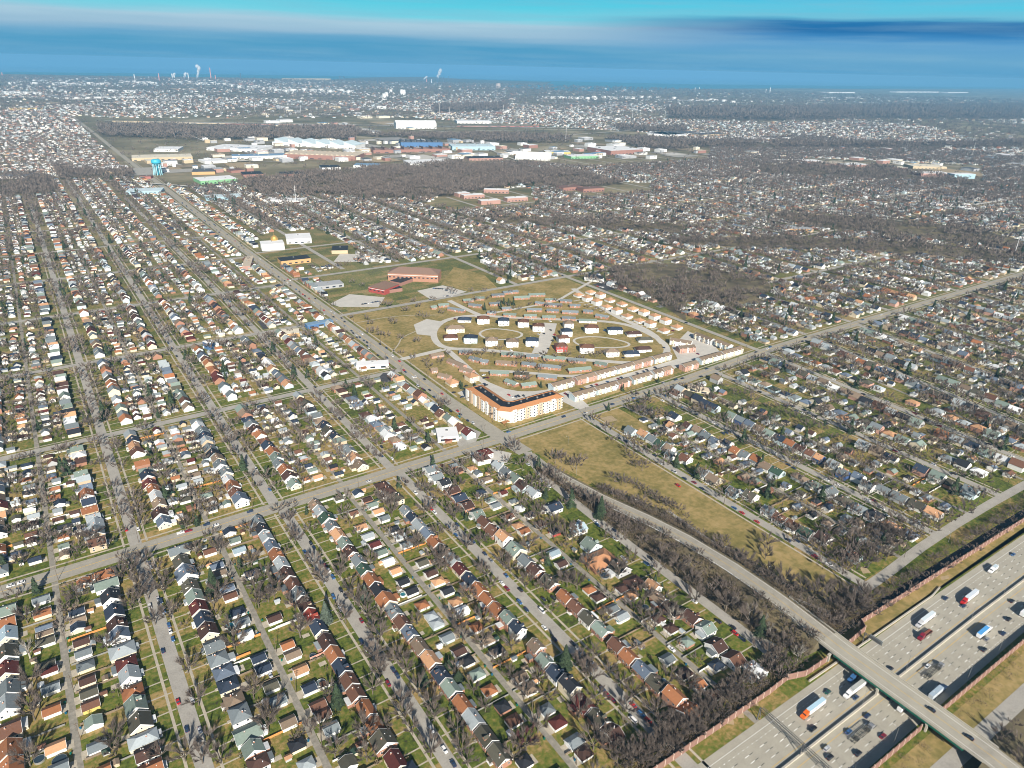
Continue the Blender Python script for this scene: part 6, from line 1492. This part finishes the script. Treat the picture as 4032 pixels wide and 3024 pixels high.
def lorry(px,py,reg,dirn,cab,label,tl=13.5,top=(.55,.72,.80),side=(.78,.78,.78),name='lorry',trailer='box',h=3.7,mark=None):
    x,y=at(reg,px,py,1.5); t=thing(name,(x,y,.06),dirn,label,'lorry','lorries on the motorway')
    cabm=paint(cab); L=tl; b=MB()     # +x is forward, origin mid trailer
    if trailer=='box':
        b.box((0,0,.95+(h-.95)/2),(L,2.4,h-.95),m=0); b.box((0,0,h+.03),(L-.1,2.3,.06),m=1); b.box((-L/2-.02,0,2.2),(.05,2.2,2.3),m=0)
        b.build('trailer',[mat('trailer side %s'%str(side),side,.5,.03,island=0),mat('trailer top %s'%str(top),top,.6,.03,island=0)],t)
        MB().box((0,0,.8),(L*.94,1.0,.25)).build('chassis',TYRE,t)
    elif trailer=='flat':
        b.box((0,0,1.2),(L,2.4,.3)); 
        for i in range(5): b.box((-L/2+1+i*(L-2)/4,0,1.45),(.25,2.4,.25))
        b.build('flatbed',mat('rust red deck',(.26,.09,.06),.7,.1),t)
        b=MB(); b.box((0,1.1,1.5),(L,.12,.5)).box((0,-1.1,1.5),(L,.12,.5)); b.build('side_rail',TYRE,t)
    c=L/2; b=MB()
    prism_x(b,[(c+.4,.55),(c+4.9,.55),(c+5.0,1.5),(c+4.7,1.85),(c+3.3,2.05),(c+2.9,2.75),(c+2.4,3.1),(c+.7,3.5),(c+.4,3.45)],2.3,2.1,2.1); b.build('cab',cabm,t)
    MB().box((c+3.08,0,2.42),(.5,1.9,.5)).box((c+2.5,0,2.4),(.8,2.28,.45)).build('cab_window',GLASS,t)
    MB().tube((c+.25,.9,.8),(c+.25,.9,3.6),.1,.1,6).tube((c+.25,-.9,.8),(c+.25,-.9,3.6),.1,.1,6).build('exhaust',METAL,t)
    wm=cached(('lw',),lambda:MB().tube((0,-.25,0),(0,.25,0),.5,.5,12,m=0).tube((0,-.26,0),(0,.26,0),.25,.25,8,m=1).mesh('wheel',[TYRE,METAL]))
    for wx2 in (-L/2+1.2,-L/2+2.4,L/2-.2,L/2+1.0,L/2+4.1):
        for sy in(-1,1): put('wheel',wm,t,(wx2,sy*.98,.5))
    if mark:
        b=MB()
        for (mx,mz,mw,mh) in mark: b.box((mx,1.215,mz),(mw,.02,mh))
        b.build('side_marking',paint('r'),t)
    return t
lorry(268,1090,'TD',pi,'o','orange-cabbed lorry with pale blue trailer roof, near the bottom of westbound side',top=(.42,.60,.72),mark=[(-2,2.2,2.2,.5),(1.5,2.4,1.0,.9),(3.6,2.1,1.6,.35),(-4.5,2.5,.8,.8)])
lorry(660,905,'TD',pi,'w','white-cabbed lorry with grey trailer just left of the bridge',top=(.40,.42,.40))
lorry(1310,265,'TD',pi,'s','silver-cabbed lorry with pale trailer, first westbound right of the bridge',top=(.62,.70,.74))
lorry(1720,55,'TD',pi,'r','red-cabbed lorry with white trailer, upper right of westbound side',top=(.60,.66,.72))
lorry(1310,395,'TD',pi,'m','dark red flatbed lorry with empty rust-coloured deck',trailer='flat',tl=8.5)
lorry(1825,400,'TD',0,'w','lorry with bright blue trailer top, eastbound right of the bridge',top=(.10,.35,.70),tl=11,side=(.8,.82,.85))
lorry(1385,965,'TD',0,'n','lorry with grey trailer in the bridge shadow by the south wall',top=(.34,.42,.50),side=(.5,.55,.6),tl=11)
lorry(2230,200,'TD',0,'w','white lorry cut off by right edge of the picture',top=(.7,.72,.74),tl=12)
x,y=at('TD',630,830,1.0); lorry(640,800,'TD',pi,'b','bright blue bobtail tractor beside the white lorry under the bridge shade',tl=2.5,trailer='flat')
x,y=at('9',2030,415,1); lorry(2030,415,'9',pi,'w','small white lorry with short box near upper right of motorway',tl=4.5,h=3.0,top=(.5,.6,.66))
lorry(1065,1105,'TD',0,'w','short white box lorry emerging from under the bridge',tl=4.5,h=3.0,top=(.70,.72,.70))
def carrier(px,py,label,cars):
    x,y=at('TD',px,py,1.5); t=thing('car_carrier',(x,y,.06),0,label,'car carrier','empty car carriers'); fm=mat('carrier frame',(.07,.07,.06),.6,.1,island=0); L=15
    for z in(1.0,2.7):
        b=MB()
        for s in(-1,1): b.box((0,s*1.1,z),(L,.18,.18))
        for i in range(7): b.box((-L/2+.6+i*(L-1.2)/6,0,z),(.3,2.2,.08))
        b.build('deck_frame',fm,t)
    b=MB()
    for i in range(6):
        for s in(-1,1): b.tube((-L/2+.4+i*(L-.8)/5,s*1.15,.5),(-L/2+.4+i*(L-.8)/5+random.uniform(-.8,.8),s*1.15,3.1),.08,.08,4)
    b.build('upright',fm,t)
    b=MB(); prism_x(b,[(L/2+.2,.55),(L/2+3.6,.55),(L/2+3.7,1.5),(L/2+2.6,1.9),(L/2+2.2,2.6),(L/2+.4,2.7)],2.2,2.0,2.0); b.build('cab',paint('g'),t)
    MB().box((L/2+2.3,0,2.2),(.6,1.8,.45)).build('cab_window',GLASS,t)
    wm=cached(('lw',),lambda:None)
    for wx2 in(-4,-2.8,5.5,6.7,9.8):
        for s in(-1,1): put('wheel',wm,t,(wx2,s*.9,.5))
carrier(690,1345,'empty dark car carrier, lower left of two left of the bridge',0)
x,y=at('TD',1360,770)
carrier(1360,760,'empty dark car carrier right of the bridge on the eastbound side',0)
x,y=at('TD',1330,715,.8); car(x,y+1.0,0,'sedan','w','white car passing the carrier right of the bridge',.06,group='motorway cars')
# ------------------------------------------------------------------ poles, gantries, fences, pools
def pole_mesh():
    def f():
        b=MB(); b.tube((0,0,-.2),(0,0,10.8),.17,.11,7); return b.mesh('shaft',WOODP)
    return cached(('pm',),f)
def arm_mesh(): return cached(('am',),lambda:MB().box((0,0,10.1),(2.3,.14,.16)).box((0,0,9.2),(1.7,.12,.14)).mesh('crossarm',WOODP))
PL=[]
for ax in AL_SW+[445,541,637]:
    y=170
    while y<Yav(ax)-6: PL.append((ax+1.9 if ax<300 else slant(ax,y)+2,y,'alley')); y+=random.uniform(33,38)
for ax in (-34,60,160,253):
    y=Yav(ax)+14
    while y<1000: PL.append((ax+2,y,'alley')); y+=36
x=-60
while x<1000:
    PL.append((x,Yav(x)+8.2 if int(x)%3 else Yav(x)-8.2,'avenue')); x+=38
y=470
while y<1500: PL.append((Kx(y)-9.6,y,'main road')); PL.append((Kx(y)+9.6,y+17,'main road')) if y<900 else None; y+=40
for y in (190,222,256,290,325,360,395): PL.append((301.2,y,'hedge street'))
PL=[p for p in PL if seen(p[0],p[1],5,20)]; PL.sort(key=lambda p:hypot(p[0],p[1])); lab=[]
for i,(x,y,w_) in enumerate(PL[:230]):
    t=thing('utility_pole',(x,y,0),random.uniform(-.1,.1)+(0 if w_!='avenue' else pi/2),None,'utility pole','wooden utility poles'); put('shaft',pole_mesh(),t); put('crossarm',arm_mesh(),t)
    d,_d=nearest_house(x,y); lab.append((t,'brown utility pole by '+d['p2'] if w_ in('alley',) else 'brown utility pole beside the '+w_,1))
uniqcars(lab)
def lamp(x,y,h,rz,label,group,z=0,double=False):
    t=thing('street_lamp',(x,y,z),rz,label,'street lamp',group)
    put('post',cached(('lp',h),lambda:MB().tube((0,0,0),(0,0,h),.12,.07,7).mesh('post',METAL)),t)
    put('arm',cached(('la',h,double),lambda:(lambda b:(b.tube((0,0,h-.1),(1.8,0,h+.3),.05,.04,5),b.tube((0,0,h-.1),(-1.8,0,h+.3),.05,.04,5) if double else None,b)[-1])(MB()).mesh('arm',METAL)),t)
    put('lamp_head',cached(('lh',h,double),lambda:(lambda b:(b.box((2.0,0,h+.3),(.6,.25,.12)),b.box((-2.0,0,h+.3),(.6,.25,.12)) if double else None,b)[-1])(MB()).mesh('lamp_head',WHITE)),t)
for i,(px,py) in enumerate([(695,1090),(1100,770),(1715,290)]):
    x,y=at('TD',px,py); lamp(x,114.6,11.5,pi/2,'tall motorway lamp on the median, %s'%('left of the bridge','just right of the bridge','farther right of the bridge')[i],'median lamps',1.2,True)
for x in(462,515,570,630,700): lamp(x,hwy(114.6)(x),11.5,pi/2,'distant motorway median lamp, %s past the blue-topped lorry'%ORD[[462,515,570,630,700].index(x)+1],'median lamps',1.2,True)
for x in(262,298,335,372,408,445,485): lamp(x,93.2,11,pi/2,'motorway edge lamp by the south wall, %s from the left'%ORD[[262,298,335,372,408,445,485].index(x)+1],'south edge lamps')
for i,(r_,px,py) in enumerate([('9',630,475),('9',360,350),('9',935,740),('9',1740,255),('T8',740,60),('5',1480,1190),('5',1530,1380)]):
    x,y=at(r_,px,py); lamp(x,y,9,pi*.9,['grey lamp post standing in the park grass','lamp post in brush beside raised road','lamp post by the footpath near the bridge','lamp post at the corner by the ditch','lamp post by the hedge street','wooden-tone lamp post in the park near crossroads','lamp post at park edge by raised road'][i],'park lamps')
# gantries
gm=mat('dark steel',(.10,.10,.10),.6,.1,island=0)
def truss(mb,p,q,w=.9):
    p,q=Vector(p),Vector(q); n=max(3,int((q-p).length/1.8)); d=(q-p).normalized(); s=Vector((-d.y,d.x,0))*w/2; u=Vector((0,0,w/2))
    for a in(s+u,s-u,-s+u,-s-u): mb.tube(p+a,q+a,.14,.14,4)
    for i in range(n):
        f0,f1=p+(q-p)*(i/n),p+(q-p)*((i+1)/n); k=1 if i%2 else -1
        mb.tube(f0+s+u*k,f1+s-u*k,.06,.06,3,cap=False); mb.tube(f0-s+u*k,f1-s-u*k,.06,.06,3,cap=False); mb.tube(f0+u+s*k,f1+u-s*k,.06,.06,3,cap=False)
t=thing('sign_gantry',(0,0,0),0,'cantilever sign frame over the westbound lanes right of the bridge','sign gantry')
MB().tube((348,140.2,0),(348,140.2,8.2),.3,.25,8).build('post',gm,t); b=MB(); truss(b,(348,140.8,7.4),(348,130.5,7.4)); b.build('truss',gm,t); b=MB(); b.box((348.8,134.0,7.4),(.15,7.5,3.0)); b.build('sign_panel',mat('sign back',(.28,.30,.30),.5,.05,metal=.4,island=0),t)
t=thing('sign_gantry',(0,0,0),0,'long overhead truss spanning the motorway at the bottom of the picture','sign gantry')
b=MB(); truss(b,(254.5,139,7.6),(253.5,114.6,7.6),1.3); truss(b,(253.5,114.6,7.6),(252.5,94,7.6),1.3); b.build('truss',gm,t)
for i,yy in enumerate((139.5,114.6,93.6)):
    b=MB(); b.tube((253,yy,0),(253.6,yy,8.2),.28,.25,8); b.tube((255.4,yy,0),(254.2,yy,8.2),.2,.2,8); b.build('post',gm,t)
# lot fences behind the houses
FC={'w':('white',(.60,.60,.58)),'t':('weathered wood',(.20,.155,.11)),'o':('orange wood',(.60,.26,.08)),'g':('grey wire',(.22,.22,.21)),'p':('pale pink',(.55,.30,.24))}
fl=[]; rows={}
def fence(x0,x1,y,c,h,label=None):
    t=thing('fence',((x0+x1)/2,y,0),0,label,'fence','garden fences between the plots'); L=rnd(abs(x1-x0),.5); m=mat('fence '+FC[c][0],FC[c][1],.85,.08,.8,island=.05)
    put('panel',cached(('fp',L,c,h),lambda:MB().box((0,0,h/2+.05),(L,.09,h)).mesh('panel',m)),t)
    def posts():
        b=MB(); n=int(L/2.6)
        for i in range(n+1): b.box((-L/2+L*i/n,-.05,(h+.15)/2),(.13,.13,h+.15))
        return b.mesh('post',m)
    put('post',cached(('fq',L,c,h),posts),t); return t
lab=[]; nf=0
for d in near_h:
    if d['row'] not in (-83,14,110,204,204.5,297,397,493,589,107,202): continue
    if nf>=230 or random.random()<.4: continue
    s=-1 if d['side']=='west' else 1; sx=d['row']; xa=d['x']+s*(d['wx']/2+.5); xb=sx+s*(45.5); y=d['y']+d['dy']/2+.75
    if abs(xb-xa)<6: continue
    c=random.choice('ggggtttttwo'); 
    lab.append((fence(min(xa,xb),max(xa,xb),y,c,1.1 if c=='g' else 1.35),'%s fence behind %s'%(FC[c][0],d['p2']),1)); nf+=1
for reg,a,c,l in [('T2',(590,180,1030,10),'o','bright orange fence beside green lawn, second behind patched street'),('T2',(680,320,910,240),'o','orange-brown fence below the green lawn by patched street'),('T2',(1650,315,1830,235),'p','salmon fence left of the tan cottage'),('T2',(1570,800,2000,590),'w','pale green-white fence below the round pool'),('T5',(0,345,190,295),'o','long orange fence at left edge above avenue'),('T5',(515,200,795,125),'w','long white fence left of the patched street'),('T7',(300,755,470,680),'w','white fence beside the round pool'),('T6',(705,910,900,830),'w','white fence left of the red-roofed cottage')]:
    p=at(reg,a[0],a[1]); q=at(reg,a[2],a[3]); o=fence(min(p[0],q[0]),max(p[0],q[0]),(p[1]+q[1])/2,c,1.7,l)
uniqcars(lab)
t=thing('hall',(267,278,0),0,'large tan hipped-roof hall between the round pool and the frontage street','hall')
Wl,R_,T_,_=shape('h',20,15,3.4,True,True); Wl.build('wall',[wallm('b'),wallm('b')],t); R_.build('roof',mat('tan shingles',lin(178,130,96),.9,.08),t)
for i in range(5): MB().box((-8+i*4,-7.55,1.7),(2.2,.1,1.3)).build('window',GLASS,t)
# garden pools and bins
WATER=mat('pool water',(.03,.16,.20),.15,.05,island=0,spec=.6)
for i,(reg,px,py,r,wcol,l) in enumerate([('T6',370,890,2.6,0,'round pool behind the maroon-roofed house on patched street'),('T8',510,530,3.0,1,'large round pool by the orange-roofed hall'),('T8',800,755,2.2,1,'dark round pool behind the pink-fronted house'),('T7',340,665,2.0,0,'small round pool beside a white fence'),('T2',1780,600,2.6,2,'covered round pool behind navy-roofed cottage'),('T1',740,1560,3.2,1,'large blue-covered pool at bottom left'),('T1',490,1550,2.4,1,'small dark pool at bottom left'),('T6',220,575,1.8,0,'little turquoise pool behind slate-roofed house'),('T8',610,855,1.8,0,'white-rimmed pool behind grey garage'),('T6',192,275,1.4,0,'blue paddling pool below the avenue'),('T2',1680,262,1.9,1,'black trampoline-like round pool behind tan cottage')]):
    x,y=at(reg,px,py,.8); t=thing('garden_pool',(x,y,0),0,l,'pool','round garden pools'); b=MB(); b.lathe([(r,0),(r,1.1),(r-.18,1.15),(r-.18,.9)],n=20); b.build('rim',WHITE if wcol!=1 else METAL,t)
    b=MB(); b.add([(cos(2*pi*k/20)*(r-.15),sin(2*pi*k/20)*(r-.15),.98) for k in range(20)],[tuple(range(20))]); b.build('water',[WATER,mat('dark pool cover',(.03,.05,.07),.5,.1,island=0),mat('grey pool cover',(.16,.19,.18),.6,.1,island=0)][wcol],t)
bins=[]
for ax in (-34,61.5,158,252):
    for y in range(175,440,12):
        if random.random()<.5: bins.append((ax+random.choice((-2.6,2.6)),y+random.uniform(-4,4)))
lab=[]
for x,y in bins:
    c=random.choice('be'); t=thing('wheelie_bin',(x,y,0),random.uniform(0,3),None,'bin','wheelie bins along the alleys'); put('tub',cached(('wb',c),lambda:MB().add([(-.32,-.32,.05),(.32,-.32,.05),(.32,.32,.05),(-.32,.32,.05),(-.4,-.4,1.05),(.4,-.4,1.05),(.4,.4,1.05),(-.4,.4,1.05)],[(3,2,1,0),(0,1,5,4),(1,2,6,5),(2,3,7,6),(3,0,4,7),(4,5,6,7)]).mesh('tub',mat('bin '+c,(.01,.14,.10) if c=='e' else (.01,.12,.22),.5,.05,island=0))),t)
    put('lid',cached(('wl',c),lambda:MB().box((0,.03,1.1),(.88,.92,.1)).mesh('lid',mat('bin '+c,(.01,.14,.10)))),t)
    d,_d=nearest_house(x,y); lab.append((t,'%s alley bin near %s'%('green' if c=='e' else 'blue',d['p2']),1))
uniqcars(lab)
# ------------------------------------------------------------------ the air
if HAZE:
    b=MB(); P=[(p[0]*1.02,p[1]*1.02) for p in far_edge]; P=[(6500,-4000),(-5500,-4000),(-6200,2500),(-6000,10000)]+P+[(31000,1500)]
    b.box((10000,9000,161),(50000,42000,324)); o=b.build('haze',None); o.data.materials.clear(); o['kind']='stuff'; o['label']='pale blue winter haze over the whole plain'; o['category']='haze'
    m=bpy.data.materials.new('haze'); m.use_nodes=True; t=m.node_tree; t.nodes.clear(); v=nn(t,'ShaderNodeVolumePrincipled'); v.inputs['Color'].default_value=(.22,.58,.92,1); v.inputs['Density'].default_value=HAZE; v.inputs['Anisotropy'].default_value=0
    mo=nn(t,'ShaderNodeOutputMaterial'); t.links.new(v.outputs[0],mo.inputs['Volume']); o.data.materials.append(m);
